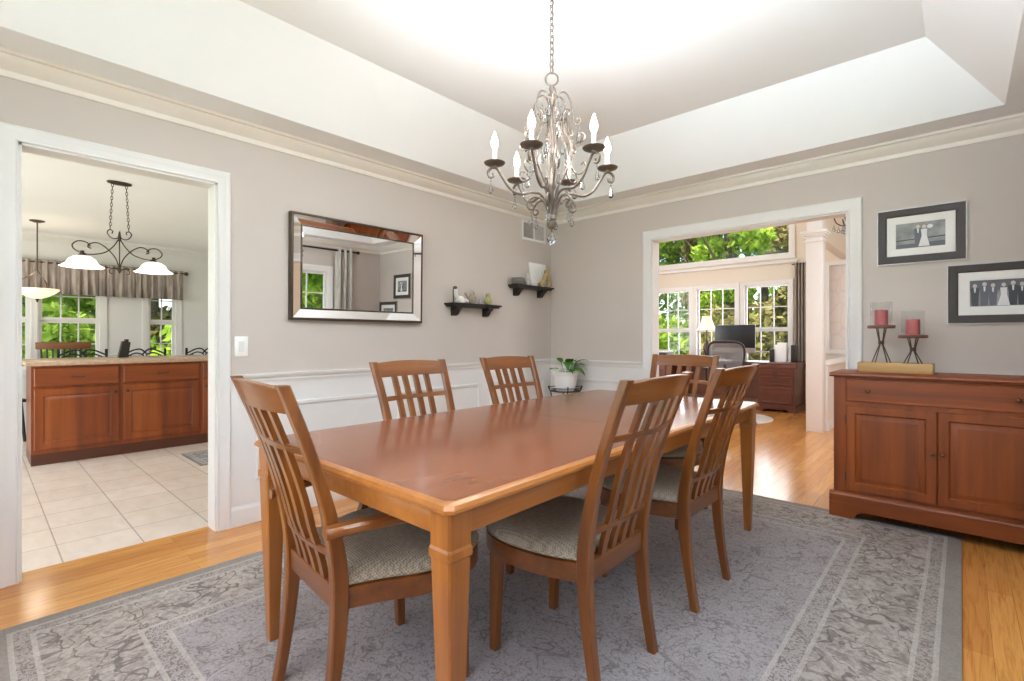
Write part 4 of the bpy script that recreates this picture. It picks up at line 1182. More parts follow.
for k in range(6):
    a = A0 + k * PI / 3; ca, sa = math.cos(a), math.sin(a)
    arm = mk('arm', lambda bm: tube(bm, rz_path(ARM, a), 0.0062, 8, 5), WSILVER, ch, 60)
    P = (0.272 * ca, 0.272 * sa, zc(1.935))
    mk('drip_pan', lambda bm: lathe(bm, [(0, 0), (0.010, 0), (0.012, 0.008), (0.030, 0.010), (0.046, 0.016), (0.050, 0.022), (0.046, 0.022), (0.028, 0.016), (0.0, 0.016)], P, 24), WSILVER, arm, 40)
    mk('candle_sleeve', lambda bm: lathe(bm, [(0, 0.016), (0.0105, 0.016), (0.0105, 0.085), (0.0, 0.086)], P, 14), CANDLE, arm, 40)
    mk('bulb', lambda bm: lathe(bm, [(0, 0.084), (0.008, 0.086), (0.015, 0.100), (0.0175, 0.113), (0.014, 0.132), (0.006, 0.155), (0, 0.170)], P, 14), BULB, arm, 60)
    bulb_pts.append((CHX + P[0], CHY + P[1], HT + P[2] + 0.12))
    drop(arm, (0.290 * ca, 0.290 * sa, zc(1.884)), 0.045)
    sc_ = mk('lower_scroll', lambda bm: tube(bm, rz_path(LOW, a + 0.12), 0.0055, 8, 5), WSILVER, ch, 60)
    drop(sc_, (0.102 * math.cos(a + .12), 0.102 * math.sin(a + .12), zc(1.738)), 0.04)
    a2 = a + PI / 6
    tf = mk('top_frond', lambda bm: tube(bm, rz_path(TOPF, a2), 0.0045, 8, 5), WSILVER, ch, 60)
    drop(tf, (0.133 * math.cos(a2), 0.133 * math.sin(a2), zc(2.125)), 0.055, 0.010)
    ms = mk('side_scroll', lambda bm: tube(bm, rz_path(MIDS, a2), 0.0042, 8, 5), WSILVER, ch, 60)
    drop(ms, (0.150 * math.cos(a2), 0.150 * math.sin(a2), zc(1.895)), 0.045)
    mk('body_scroll', lambda bm: tube(bm, rz_path(BODY, a2), 0.0048, 8, 5), WSILVER, ch, 60)
    drop(ch, (0.045 * math.cos(a), 0.045 * math.sin(a), zc(2.25)), 0.05)
    drop(ch, (0.075 * math.cos(a), 0.075 * math.sin(a), zc(2.07)), 0.055, 0.010)
def f(bm):
    lathe(bm, [(0, 0), (0.006, -0.006), (0, -0.012)], (0, 0, zc(1.652)), 8)
    lathe(bm, [(0, 0), (0.010, -0.006), (0.020, -0.022), (0.024, -0.036), (0.018, -0.050), (0.008, -0.058), (0, -0.06)], (0, 0, zc(1.64)), 8)
mk('crystal_ball', f, CRYST, ch, 0)
for p in bulb_pts:
    d = bpy.data.lights.new('chandelier_light', 'POINT'); d.energy = 5.0; d.color = (1.0, 0.98, 0.97); d.shadow_soft_size = 0.035
    o = bpy.data.objects.new('chandelier_light', d); COL.objects.link(o); o.location = (p[0], p[1], p[2] + 0.06)
# ------------------------------------------------------------------ kitchen
def cabinet(y0, y1, label, kx=-2.82, depth=0.60, drawer=True, hand=1):
    t = thing('base_cabinet', label, 'cabinet', (kx, (y0 + y1) / 2, 0), group='kitchen base cabinets')
    w = y1 - y0
    mk('carcass', lambda bm: b2(bm, (-depth, -w / 2, 0.10), (0, w / 2, 0.885)), KC_Z, t, 0)
    mk('toe_kick', lambda bm: b2(bm, (-depth, -w / 2, 0.0), (-0.006, w / 2, 0.10)), KTOE, t, 0)
    def M(z): return Matrix.Translation((0, 0, z)) @ Matrix.Rotation(PI / 2, 4, 'Z')
    d = mk('drawer', lambda bm: rings(bm, w - 0.035, 0.165, [(0, -0.005), (0, 0.014), (0.006, 0.020), (0.012, 0.020)], M=M(0.785)), KC_Y, t, 20)
    mk('drawer_pull', lambda bm: tube(bm, [(0.02, -0.05, 0.785), (0.042, -0.038, 0.780), (0.045, 0, 0.776), (0.042, 0.038, 0.780), (0.02, 0.05, 0.785)], 0.0045, 8, 4), BRONZE, d, 50)
    d = mk('door', lambda bm: rings(bm, w - 0.035, 0.545, [(0, -0.005), (0, 0.014), (0.005, 0.020), (0.060, 0.020), (0.066, 0.012), (0.072, 0.010), (0.100, 0.019), (0.104, 0.019)], M=M(0.410)), KC_Z, t, 20)
    knob(d, (0.02, hand * (w / 2 - 0.045), 0.62), 0.013, BRONZE, '+x')
    return t
cabinet(-3.82, -3.19, 'cherry kitchen base cabinet at the open left end of the counter', hand=1)
cabinet(-3.19, -2.51, 'cherry kitchen base cabinet right of the end cabinet, facing the doorway', hand=-1)
cabinet(-2.51, -1.74, 'cherry kitchen base cabinet mostly hidden behind the right doorway jamb', hand=-1)
def f(bm):
    b2(bm, (-3.78, -3.86, 0.885), (-2.785, -1.73, 0.928), 0.012)
o = mk('countertop', f, STONE); tag(o, 'tan stone worktop over the cherry kitchen cabinets', 'worktop')

def stool(x, y, rz, label):
    t = thing('counter_stool', label, 'stool', (x, y, 0), rz, group='iron counter stools')
    for sx in (-1, 1):
        for sy in (-1, 1):
            mk('leg', lambda bm: tube(bm, [(sx * 0.21, sy * 0.21, 0.0), (sx * 0.17, sy * 0.17, 0.60)], 0.011, 8), BLACKIRON, t)
    mk('footrest', lambda bm: tube(bm, [(0.195 * math.cos(PI / 4 + k * PI / 2) * 1.414, 0.195 * math.sin(PI / 4 + k * PI / 2) * 1.414, 0.2) for k in range(4)], 0.008, 6, closed=True), BLACKIRON, t)
    mk('seat', lambda bm: lathe(bm, [(0, 0.60), (0.20, 0.60), (0.215, 0.615), (0.21, 0.645), (0.17, 0.66), (0, 0.665)], seg=28), BLACKP, t, 50)
    for s in (-1, 1):
        mk('back_post', lambda bm: box(bm, (s * 0.205, -0.21, 0.80), (0.026, 0.022, 0.42), 0.004), BLACKIRON, t)
    def f(bm):
        for s in (-1, 1):
            tube(bm, [(s * 0.205, -0.21, 0.94), (s * 0.16, -0.212, 0.965), (s * 0.10, -0.215, 0.995), (s * 0.04, -0.215, 1.0), (0, -0.215, 0.965), (s * -0.02, -0.215, 0.94)], 0.009, 7, 5)
            tube(bm, [(s * 0.205, -0.21, 0.90), (s * 0.15, -0.213, 0.93), (s * 0.09, -0.215, 0.955), (s * 0.03, -0.215, 0.94), (0, -0.215, 0.90)], 0.008, 7, 5)
            tube(bm, [(s * 0.14, -0.213, 0.925), (s * 0.10, -0.215, 0.87), (s * 0.12, -0.215, 0.80), (s * 0.07, -0.215, 0.74)], 0.006, 6, 4)
    mk('scroll_back', f, BLACKIRON, t, 50)
    mk('back_rail', lambda bm: box(bm, (0, -0.21, 0.72), (0.40, 0.016, 0.022), 0.004), BLACKIRON, t)
    return t
# the stools stand behind the counter and face it (+x): their local +y points to +x
stool(-3.88, -3.33, -PI / 2, 'black iron counter stool behind the worktop, left, below the white lamp')
stool(-3.88, -2.76, -PI / 2, 'black iron counter stool behind the worktop, below the narrow kitchen window')
stool(-3.88, -2.12, -PI / 2, 'black iron counter stool behind the worktop, by the right doorway jamb')

def kitchen_chair(x, y, rz, label):
    t = thing('spindle_chair', label, 'chair', (x, y, 0), rz, group='kitchen spindle chairs')
    for sx in (-1, 1):
        for sy in (-1, 1): mk('leg', lambda bm: tube(bm, [(sx * 0.2, sy * 0.2, 0), (sx * 0.17, sy * 0.17, 0.43)], (0.014, 0.02), 8), BLACKW, t)
    mk('seat', lambda bm: box(bm, (0, 0, 0.45), (0.44, 0.42, 0.035), 0.012), BLACKW, t)
    for k in range(9):
        x_ = -0.2 + k * 0.05
        mk('spindle', lambda bm: tube(bm, [(x_ * 0.92, -0.19, 0.465), (x_, -0.26, 1.02)], 0.009, 6), BLACKW, t)
    mk('crest_rail', lambda bm: box(bm, (0, -0.268, 1.045), (0.50, 0.028, 0.085), 0.01, Matrix.Rotation(0.12, 3, 'X')), CH_X, t)
kitchen_chair(-4.45, -3.46, -PI / 2 - 0.1, 'black spindle kitchen chair with wooden crest rail before the large window')
kitchen_chair(-4.5, -4.02, -PI / 2 + 0.2, 'black spindle kitchen chair with wooden crest rail, cut by the left door casing')
# dark slanted block with slots on the counter
t = thing('knife_block', 'dark slanted wooden block standing on the kitchen worktop', 'block', (-3.42, -3.07, 0.928))
def f(bm):
    prism(bm, [(-0.052, 0.0), (0.030, 0.0), (0.050, 0.165), (-0.018, 0.175)], 'x', -0.045, 0.045)
mk('block', f, BLACKW, t)
def f(bm):
    for k in range(4): box(bm, (-0.03 + k * 0.02, 0.020, 0.18), (0.010, 0.03, 0.03), 0.003, Matrix.Rotation(-0.12, 3, 'X'))
mk('handles', f, BLACKP, t)

# two-lamp island pendant
IX, IY = -1.94, -3.34
t = thing('island_pendant', 'scrolled iron pendant with two white glass bell shades over the counter', 'pendant lamp', (IX, IY, H))
def f(bm):
    secs = []
    for z, k in ((0, 0.9), (-0.006, 1.0), (-0.018, 0.95), (-0.024, 0.7)):
        secs.append([(0.035 * k * math.cos(2 * PI * i / 24), 0.085 * k * math.sin(2 * PI * i / 24), z) for i in range(24)])
    sweep(bm, secs)
mk('canopy', f, BRONZE, t, 40)
def chain(bm, p, q, n, r=0.0025):
    p = Vector(p); q = Vector(q); d = (q - p); L = d.length / n; d.normalize()
    for k in range(n):
        c = p + d * L * (k + 0.5); w = Vector((1, 0, 0)) if k % 2 else Vector((0, 1, 0)); w = (w - d * w.dot(d)).normalized()
        tube(bm, [c + d * (L * 0.64 * math.sin(2 * PI * i / 10)) + w * 0.007 * math.cos(2 * PI * i / 10) for i in range(10)], r, 5, closed=True)
for s in (-1, 1): mk('chain', lambda bm: chain(bm, (0, s * 0.045, -0.02), (0, s * 0.062, -0.40), 14), BRONZE, t)
def f(bm):
    lathe(bm, [(0, 0.03), (0.006, 0.02), (0.010, -0.01), (0.014, -0.03), (0.010, -0.05), (0.0045, -0.06), (0.0045, -0.25), (0.012, -0.265), (0.014, -0.30), (0.006, -0.32), (0, -0.33)], (0, 0, -0.435), 12)
mk('stem', f, BRONZE, t, 50)
for s in (-1, 1):
    def f(bm):
        tube(bm, [(0, s * 0.0, -0.455), (0, s * 0.03, -0.475), (0, s * 0.06, -0.465), (0, s * 0.08, -0.43), (0, s * 0.065, -0.405), (0, s * 0.045, -0.415), (0, s * 0.05, -0.435)], 0.0045, 6, 5)
        tube(bm, [(0, s * 0.008, -0.48), (0, s * 0.04, -0.54), (0, s * 0.10, -0.60), (0, s * 0.20, -0.625), (0, s * 0.275, -0.60), (0, s * 0.295, -0.56), (0, s * 0.26, -0.525), (0, s * 0.21, -0.53), (0, s * 0.185, -0.56)], 0.005, 6, 5)
        tube(bm, [(0, s * 0.006, -0.70), (0, s * 0.03, -0.63), (0, s * 0.08, -0.565), (0, s * 0.14, -0.525), (0, s * 0.19, -0.54), (0, s * 0.20, -0.565), (0, s * 0.18, -0.575)], 0.005, 6, 5)
        tube(bm, [(0, s * 0.006, -0.74), (0, s * 0.03, -0.72), (0, s * 0.06, -0.73), (0, s * 0.065, -0.76), (0, s * 0.045, -0.765)], 0.004, 6, 4)
    mk('scroll_arm', f, BRONZE, t, 60)
    P = (0, s * 0.235, -0.60)
    hl = mk('lamp_holder', lambda bm: lathe(bm, [(0, 0.0), (0.012, 0.0), (0.014, -0.02), (0.028, -0.035), (0.03, -0.045), (0, -0.045)], P, 14), BRONZE, t, 40)
    sh = mk('lamp_shade', lambda bm: lathe(bm, [(0.025, -0.04), (0.055, -0.048), (0.085, -0.07), (0.10, -0.10), (0.122, -0.118), (0.140, -0.128), (0.140, -0.132), (0.12, -0.123), (0.096, -0.105), (0.08, -0.075), (0.052, -0.053), (0.025, -0.045)], P, 32), SHADEW, t, 60)
    mk('bulb', lambda bm: lathe(bm, [(0, -0.045), (0.012, -0.05), (0.03, -0.085), (0.02, -0.108), (0, -0.114)], P, 14), SHADEW, t, 60)
t = thing('bowl_pendant', 'amber glass bowl pendant hanging before the kitchen valance', 'pendant lamp', (-4.30, -3.69, H))
mk('canopy', lambda bm: lathe(bm, [(0, 0), (0.065, 0), (0.065, -0.008), (0.03, -0.022), (0, -0.026)], seg=20), BRONZE, t, 40)
mk('rod', lambda bm: tube(bm, [(0, 0, -0.02), (0, 0, -0.55)], 0.006, 8), BRONZE, t)
for k in range(3):
    a = k * 2 * PI / 3 + 0.4
    mk('strut', lambda bm: tube(bm, [(0, 0, -0.54), (0.05 * math.cos(a), 0.05 * math.sin(a), -0.60), (0.14 * math.cos(a), 0.14 * math.sin(a), -0.68), (0.175 * math.cos(a), 0.175 * math.sin(a), -0.755)], 0.005, 6, 4), BRONZE, t)
mk('glass_bowl', lambda bm: lathe(bm, [(0.185, -0.755), (0.182, -0.77), (0.145, -0.805), (0.09, -0.84), (0.04, -0.86), (0, -0.865)], seg=32), SHADEA, t, 60)
mk('finial', lambda bm: lathe(bm, [(0, -0.86), (0.018, -0.865), (0.012, -0.88), (0.006, -0.90), (0, -0.905)], seg=12), BRONZE, t)
d = bpy.data.lights.new('kitchen_bulb', 'POINT'); d.energy = 5; d.color = (1, 0.88, 0.74); d.shadow_soft_size = 0.08
o = bpy.data.objects.new('kitchen_bulb', d); COL.objects.link(o); o.location = (-4.30, -3.69, H - 0.62)

# valance across the kitchen windows
def f(bm):
    N = 260; y0, y1 = -4.6, -2.10
    rows = [(2.11, 0.02), (2.085, 0.03), (2.045, 0.03), (1.88, 0.045), (1.69, 0.06)]
    R = []
    for z, a in rows:
        r = []
        for i in range(N + 1):
            u = i / N; ph = u * 2 * PI * 27 + 1.3 * math.sin(u * 31)
            r.append(bm.verts.new((KX + 0.10 + a * (0.55 * math.sin(ph) + 0.3 * math.sin(2.3 * ph)) * 0.6, y0 + (y1 - y0) * u, z)))
        R.append(r)
    for a, b in zip(R, R[1:]):
        for i in range(N): bm.faces.new((a[i], a[i + 1], b[i + 1], b[i]))
o = mk('valance', f, VAL, angle=70); m = o.modifiers.new('thick', 'SOLIDIFY'); m.thickness = 0.004
tag(o, 'gathered grey brown fabric valance over the kitchen windows', 'valance')
t = thing('valance_rod', 'rod with round end knob carrying the kitchen valance', 'curtain rod', (KX + 0.10, -2.10, 2.075))
mk('rod', lambda bm: tube(bm, [(0, -2.5, 0), (0, 0.02, 0)], 0.010, 8), BRONZE, t)
mk('finial', lambda bm: lathe(bm, [(0, -0.03), (0.02, -0.022), (0.03, 0), (0.02, 0.022), (0, 0.03)], (0, 0.035, 0), 14), BRONZE, t)
mk('rod_bracket', lambda bm: tube(bm, [(-0.10, -0.02, -0.02), (0, -0.02, 0)], 0.007, 6), BRONZE, t)

# ------------------------------------------------------------------ office
t = thing('office_desk', 'dark mahogany desk under the office windows', 'desk', (0, 4.13, 0))
mk('desktop', lambda bm: b2(bm, (-1.15, 0, 0.725), (1.42, 0.68, 0.757), 0.008), DESK, t)
for x0, x1 in ((0.87, 1.39), (-1.12, -0.62)):
    p = mk('pedestal', lambda bm: (b2(bm, (x0, 0.025, 0.09), (x1, 0.66, 0.725)), b2(bm, (x0 - 0.015, 0.012, 0.66), (x1 + 0.015, 0.67, 0.725), 0.004)), DESK, t)
    def f(bm):
        prism(bm, [(x0 - 0.02, 0), (x0 + 0.07, 0), (x0 + 0.10, 0.04), (x1 - 0.10, 0.04), (x1 - 0.07, 0), (x1 + 0.02, 0), (x1 + 0.02, 0.10), (x0 - 0.02, 0.10)], 'y', 0.008, 0.68)
    mk('plinth', f, DESK, p)
    for z0, z1 in ((0.56, 0.655), (0.40, 0.545), (0.12, 0.385)):
        dd = mk('drawer', lambda bm: rings(bm, x1 - x0 - 0.07, z1 - z0 - 0.01, [(0, -0.004), (0, 0.012), (0.006, 0.016), (0.03, 0.016), (0.034, 0.010), (0.04, 0.010)], M=place_y(((x0 + x1) / 2, 0.025, (z0 + z1) / 2))), DESK, p, 20)
        xm = (x0 + x1) / 2; zm = (z0 + z1) / 2
        mk('drawer_pull', lambda bm: tube(bm, [(xm - 0.06, 0.012, zm + 0.012), (xm - 0.045, -0.008, zm), (xm, -0.012, zm - 0.012), (xm + 0.045, -0.008, zm), (xm + 0.06, 0.012, zm + 0.012)], 0.005, 6, 4), BRONZE, dd)
mk('modesty_panel', lambda bm: b2(bm, (-0.62, 0.55, 0.12), (0.87, 0.57, 0.725)), DESK, t)
DZ = 0.757
t = thing('desktop_computer', 'black screened all-in-one computer with silver chin on the office desk', 'computer', (0.43, 4.45, DZ))
mk('body', lambda bm: b2(bm, (-0.325, 0.0, 0.13), (0.325, 0.022, 0.60), 0.008), SILVERE, t)
mk('screen', lambda bm: b2(bm, (-0.322, -0.004, 0.215), (0.322, 0.001, 0.598), 0.002), BLACKP, t)
def f(bm):
    sweep(bm, [[(-0.09, 0.02, 0.30), (0.09, 0.02, 0.30), (0.09, 0.03, 0.30), (-0.09, 0.03, 0.30)], [(-0.09, 0.10, 0.10), (0.09, 0.10, 0.10), (0.09, 0.115, 0.10), (-0.09, 0.115, 0.10)], [(-0.09, 0.12, 0.0), (0.09, 0.12, 0.0), (0.09, 0.135, 0.0), (-0.09, 0.135, 0.0)]])
    b2(bm, (-0.10, -0.06, 0), (0.10, 0.14, 0.006), 0.002)
mk('stand', f, SILVERE, t)
t = thing('table_lamp', 'table lamp with lit cream bell shade before the office window', 'lamp', (-0.09, 4.60, DZ))
mk('lamp_base', lambda bm: lathe(bm, [(0, 0), (0.075, 0), (0.08, 0.015), (0.04, 0.03), (0.022, 0.06), (0.045, 0.12), (0.065, 0.19), (0.05, 0.27), (0.02, 0.33), (0.012, 0.36), (0.012, 0.52), (0, 0.52)], seg=24), BRONZE, t, 50)
mk('lamp_shade', lambda bm: lathe(bm, [(0.075, 0.765), (0.085, 0.70), (0.11, 0.62), (0.15, 0.55), (0.185, 0.52), (0.181, 0.52), (0.146, 0.552), (0.107, 0.622), (0.082, 0.70), (0.072, 0.765)], seg=32), SHADEL, t, 60)
mk('finial', lambda bm: (tube(bm, [(0, 0, 0.5), (0, 0, 0.78)], 0.004, 6), lathe(bm, [(0, 0.775), (0.010, 0.785), (0.006, 0.80), (0, 0.81)], seg=10), tube(bm, [(-0.074, 0, 0.762), (0.074, 0, 0.762)], 0.002, 5)), BRONZE, t)
t = thing('speaker', 'small black desk speaker right of the office computer', 'speaker', (0.99, 4.48, DZ), group='black desk speakers')
def spk(t, w, h, d):
    mk('cabinet', lambda bm: b2(bm, (-w / 2, 0, 0), (w / 2, d, h), 0.006), BLACKP, t)
    mk('grille', lambda bm: b2(bm, (-w / 2 + 0.008, -0.004, 0.01), (w / 2 - 0.008, 0.001, h - 0.01), 0.002), BLACKW, t)
spk(t, 0.07, 0.20, 0.1)
t = thing('speaker', 'tall black speaker at the right end of the office desk', 'speaker', (1.305, 4.48, DZ), group='black desk speakers')
spk(t, 0.085, 0.27, 0.12)
t = thing('paper_box', 'white upright paper box between the two desk speakers', 'box', (1.11, 4.50, DZ))
mk('box_body', lambda bm: (b2(bm, (-0.085, 0, 0), (0.085, 0.14, 0.27), 0.003)), WHITEP, t)
mk('sheets', lambda bm: b2(bm, (-0.05, 0.02, 0.26), (0.08, 0.11, 0.305), 0.001), MAT, t)
t = thing('printer', 'small black printer with white lid at the left end of the desk', 'printer', (-0.86, 4.32, DZ))
mk('printer_body', lambda bm: b2(bm, (-0.2, -0.12, 0), (0.2, 0.2, 0.12), 0.015), BLACKP, t)
mk('lid', lambda bm: b2(bm, (-0.19, -0.10, 0.12), (0.19, 0.19, 0.145), 0.008), WHITEP, t)
mk('paper_slot', lambda bm: b2(bm, (-0.13, -0.13, 0.04), (0.13, -0.11, 0.055), 0.002), WHITEP, t)

t = thing('office_chair', 'black mesh office chair pulled up to the mahogany desk', 'chair', (0.74, 3.25, 0.010), 0.12)
for k in range(5):
    a = k * 2 * PI / 5 + 0.3; c, s = math.cos(a), math.sin(a)
    l = mk('base_leg', lambda bm: tube(bm, [(0.03 * c, 0.03 * s, 0.10), (0.31 * c, 0.31 * s, 0.065)], (0.022, 0.014), 8), BLACKP, t)
    def f(bm):
        bm2 = lathe(bm, [(0, -0.022), (0.020, -0.022), (0.0275, -0.014), (0.0275, 0.014), (0.020, 0.022), (0, 0.022)], (0, 0, 0), 14)
    w = mk('caster', f, BLACKP, l); w.rotation_euler = (PI / 2, 0, a + PI / 2); w.location = (0.31 * c, 0.31 * s, 0.0275)
mk('gas_lift', lambda bm: lathe(bm, [(0, 0.06), (0.035, 0.06), (0.035, 0.13), (0.022, 0.14), (0.022, 0.40), (0.06, 0.41), (0.06, 0.44), (0, 0.44)], seg=16), BLACKP, t)
def f(bm):
    sweep(bm, [[(x, y, z + 0.02 * (abs(x) / 0.25) ** 2) for x, y in [(0.25 * math.cos(q) * (1 + 0.08 * math.cos(4 * q)), 0.24 * math.sin(q) * (1 + 0.08 * math.cos(4 * q))) for q in [2 * PI * i / 28 for i in range(28)]]] for z in (0.44, 0.455, 0.485, 0.495)])
mk('seat', f, BLACKP, t, 50)
BK = [(0.0, 1.075), (0.14, 1.07), (0.215, 1.035), (0.245, 0.96), (0.24, 0.85), (0.22, 0.72), (0.19, 0.62), (0.12, 0.575), (0.0, 0.565)]
outl = [(x, z) for x, z in BK] + [(-x, z) for x, z in BK[-2:0:-1]]
def by(x, z): return -0.235 - 0.10 * max(0, (z - 0.8)) ** 1 + 0.05 * (x / 0.24) ** 2
mk('back_frame', lambda bm: tube(bm, [tuple(p) for p in smooth_path([(x, by(x, z), z) for x, z in outl] + [(outl[0][0], by(*outl[0]), outl[0][1])], 4)[:-1]], 0.016, 8, closed=True), BLACKP, t, 60)
def mesh_net():
    tt = NT('grey_mesh_net'); tr = tt.new('ShaderNodeBsdfTransparent'); mx = tt.new('ShaderNodeMixShader'); mx.inputs[0].default_value = 0.75
    tt.set(rgb(120, 120, 126), 0.7)
    tt.link(tr.outputs[0], mx.inputs[1]); tt.link(tt.b.outputs[0], mx.inputs[2]); tt.link(mx.outputs[0], tt.out.inputs[0]); return tt.m
def f(bm):
    c = bm.verts.new((0, by(0, 0.82), 0.82)); v = [bm.verts.new((x * 0.5, by(x * 0.5, 0.82 + (z - 0.82) * 0.5), 0.82 + (z - 0.82) * 0.5)) for x, z in outl]; v2 = [bm.verts.new((x, by(x, z), z)) for x, z in outl]; n = len(v)
    for i in range(n):
        bm.faces.new((c, v[i], v[(i + 1) % n])); bm.faces.new((v[i], v2[i], v2[(i + 1) % n], v[(i + 1) % n]))
mk('back_mesh', f, mesh_net(), t, 80)
mk('back_spine', lambda bm: tube(bm, [(0, -0.10, 0.43), (0, -0.24, 0.45), (0, -0.275, 0.56), (0, -0.265, 0.75)], 0.02, 8, 4), BLACKP, t, 60)
for s in (-1, 1):
    def f(bm):
        tube(bm, [(s * 0.18, -0.02, 0.44), (s * 0.29, -0.02, 0.47), (s * 0.31, -0.03, 0.60), (s * 0.31, -0.03, 0.66)], 0.014, 8, 4)
        box(bm, (s * 0.31, 0.03, 0.675), (0.075, 0.26, 0.03), 0.012)
    mk('armrest', f, BLACKP, t, 50)

def f(bm):
    N = 90; y = OY - 0.075; rows = [2.36, 2.2, 1.4, 0.7, 0.03]; R = []
    for z in rows:
        R.append([bm.verts.new((1.225 + 0.23 * i / N, y + 0.035 * math.cos(2 * PI * 5 * i / N) * (1 if z < 2.3 else 0.6), z)) for i in range(N + 1)])
    for a, b in zip(R, R[1:]):
        for i in range(N): bm.faces.new((a[i], a[i + 1], b[i + 1], b[i]))
o = mk('curtain', f, CUR_G, angle=70); m = o.modifiers.new('thick', 'SOLIDIFY'); m.thickness = 0.004
tag(o, 'long grey brown curtain right of the office windows', 'curtain')
t = thing('curtain_rod', 'short dark rod carrying the grey brown office curtain', 'curtain rod', (1.34, OY - 0.075, 2.34))
mk('rod', lambda bm: tube(bm, [(-0.15, 0, 0), (0.17, 0, 0)], 0.010, 8), BLACKIRON, t)
mk('finial', lambda bm: lathe(bm, [(0, -0.02), (0.015, -0.012), (0.02, 0), (0.015, 0.012), (0, 0.02)], (0.18, 0, 0), 12), BLACKIRON, t)
mk('rod_bracket', lambda bm: tube(bm, [(0.145, 0.075, -0.02), (0.145, 0, 0)], 0.006, 6), BLACKIRON, t)

# foyer chandelier, partly seen at the top right of the opening
FX, FY, FZ = 2.27, 3.05, 2.70
t = thing('foyer_chandelier', 'dark crystal hung chandelier in the foyer, top right of the opening', 'chandelier', (FX, FY, 3.5))
mk('chain', lambda bm: chain(bm, (0, 0, 0), (0, 0, FZ - 3.5 + 0.14), 16, 0.004), BRONZE, t)
mk('stem', lambda bm: lathe(bm, [(0, FZ - 3.36), (0.02, FZ - 3.38), (0.012, FZ - 3.45), (0.03, FZ - 3.52), (0.02, FZ - 3.6), (0.035, FZ - 3.66), (0.015, FZ - 3.72), (0, FZ - 3.74)], seg=14), BLACKIRON, t)
for k in range(6):
    a = k * PI / 3 + 0.2; c, s = math.cos(a), math.sin(a); z = FZ - 3.5
    ar = mk('arm', lambda bm: tube(bm, [(0.02 * c, 0.02 * s, z - 0.12), (0.09 * c, 0.09 * s, z - 0.19), (0.17 * c, 0.17 * s, z - 0.15), (0.2 * c, 0.2 * s, z - 0.07)], 0.007, 7, 4), BLACKIRON, t, 60)
    mk('bulb', lambda bm: lathe(bm, [(0, -0.07), (0.012, -0.07), (0.012, -0.01), (0.018, 0.01), (0.012, 0.035), (0, 0.055)], (0.2 * c, 0.2 * s, z), 12), CANDLE, ar, 50)
    for q in range(3): drop(ar, ((0.1 + 0.05 * q) * c, (0.1 + 0.05 * q) * s, z - 0.16 - 0.02 * (q == 1)), 0.06, 0.016)

# ------------------------------------------------------------------ outdoors
def f(bm): b2(bm, (-40, -40, -0.42), (40, 45, -0.30))
struct(mk('ground', f, GRASS, angle=0))
def leaves_mesh(name, clusters, n, size, mat, parent, rng):
    c = np.array([k[0] for k in clusters]); r = np.array([k[1] for k in clusters])
    w = r[:, 0] * r[:, 1] * r[:, 2]; idx = rng.choice(len(clusters), n, p=w / w.sum())
    d = rng.normal(size=(n, 3)); d /= np.linalg.norm(d, axis=1)[:, None]
    rad = rng.uniform(0.25, 1.0, n) ** 0.45
    pos = c[idx] + d * rad[:, None] * r[idx]
    u = rng.normal(size=(n, 3)); u /= np.linalg.norm(u, axis=1)[:, None]
    v = np.cross(u, rng.normal(size=(n, 3))); v /= np.linalg.norm(v, axis=1)[:, None]
    s = size * rng.uniform(0.6, 1.3, n)[:, None]
    q = np.stack([pos - u * s, pos - v * s * 0.5, pos + u * s, pos + v * s * 0.5], 1).reshape(-1, 3)
    me = bpy.data.meshes.new(name)
    me.from_pydata(q.tolist(), [], np.arange(4 * n).reshape(n, 4).tolist()); me.materials.append(mat)
    o = bpy.data.objects.new(name, me); COL.objects.link(o); o.parent = parent; return o
def tree(x, y, h, cr, kind, n, label, seed, size=0.16, low=0.3):
    rng = np.random.default_rng(seed)
    t = thing('tree', label, 'tree', (x, y, -0.3), group='trees outside the windows')
    def f(bm):
        tube(bm, [(0, 0, 0), (0.1, 0.05, h * 0.3), (-0.05, 0.1, h * 0.6), (0.05, 0, h * 0.85)], (0.16 * h / 7, 0.04), 8, 3)
        for k in range(7):
            a = rng.uniform(0, 2 * PI); z = h * rng.uniform(0.3, 0.75)
            tube(bm, [(0, 0, z), (cr * 0.4 * math.cos(a), cr * 0.4 * math.sin(a), z + 0.12 * h), (cr * 0.8 * math.cos(a), cr * 0.8 * math.sin(a), z + 0.2 * h)], (0.06 * h / 7, 0.015), 6, 3)
    mk('trunk', f, BARK, t, 60)
    cl = []
    for k in range(16):
        a = rng.uniform(0, 2 * PI); z = h * rng.uniform(low, 0.92); rr = cr * rng.uniform(0.1, 0.75) * math.sqrt(max(0.15, 1 - ((z / h - 0.55) / 0.5) ** 2))
        s = cr * rng.uniform(0.32, 0.5); cl.append(((rr * math.cos(a), rr * math.sin(a), z), (s, s, s * 0.75)))
    leaves_mesh('foliage', cl, n, size, LEAFS[kind], t, rng)
    return t
def bush(x, y, h, r, kind, n, label, seed, size=0.12):
    rng = np.random.default_rng(seed)
    t = thing('shrub', label, 'shrub', (x, y, -0.3), group='shrubs outside the windows')
    mk('stems', lambda bm: [tube(bm, [(0, 0, 0), (r * 0.5 * math.cos(k), r * 0.5 * math.sin(k), h * 0.7)], (0.03, 0.01), 5) for k in range(6)] and None, BARK, t, 60)
    cl = [((r * 0.5 * math.cos(k * 1.3), r * 0.5 * math.sin(k * 1.3), h * (0.3 + 0.35 * (k % 3) / 2)), (r * 0.6, r * 0.6, h * 0.4)) for k in range(6)]
    leaves_mesh('foliage', cl, n, size, LEAFS[kind], t, rng)
sd = 10
NL = ['bright spring green tree beyond the office windows', 'mid green tree beyond the office windows', 'brownish woodland tree beyond the office windows', 'dark green tree beyond the office windows']
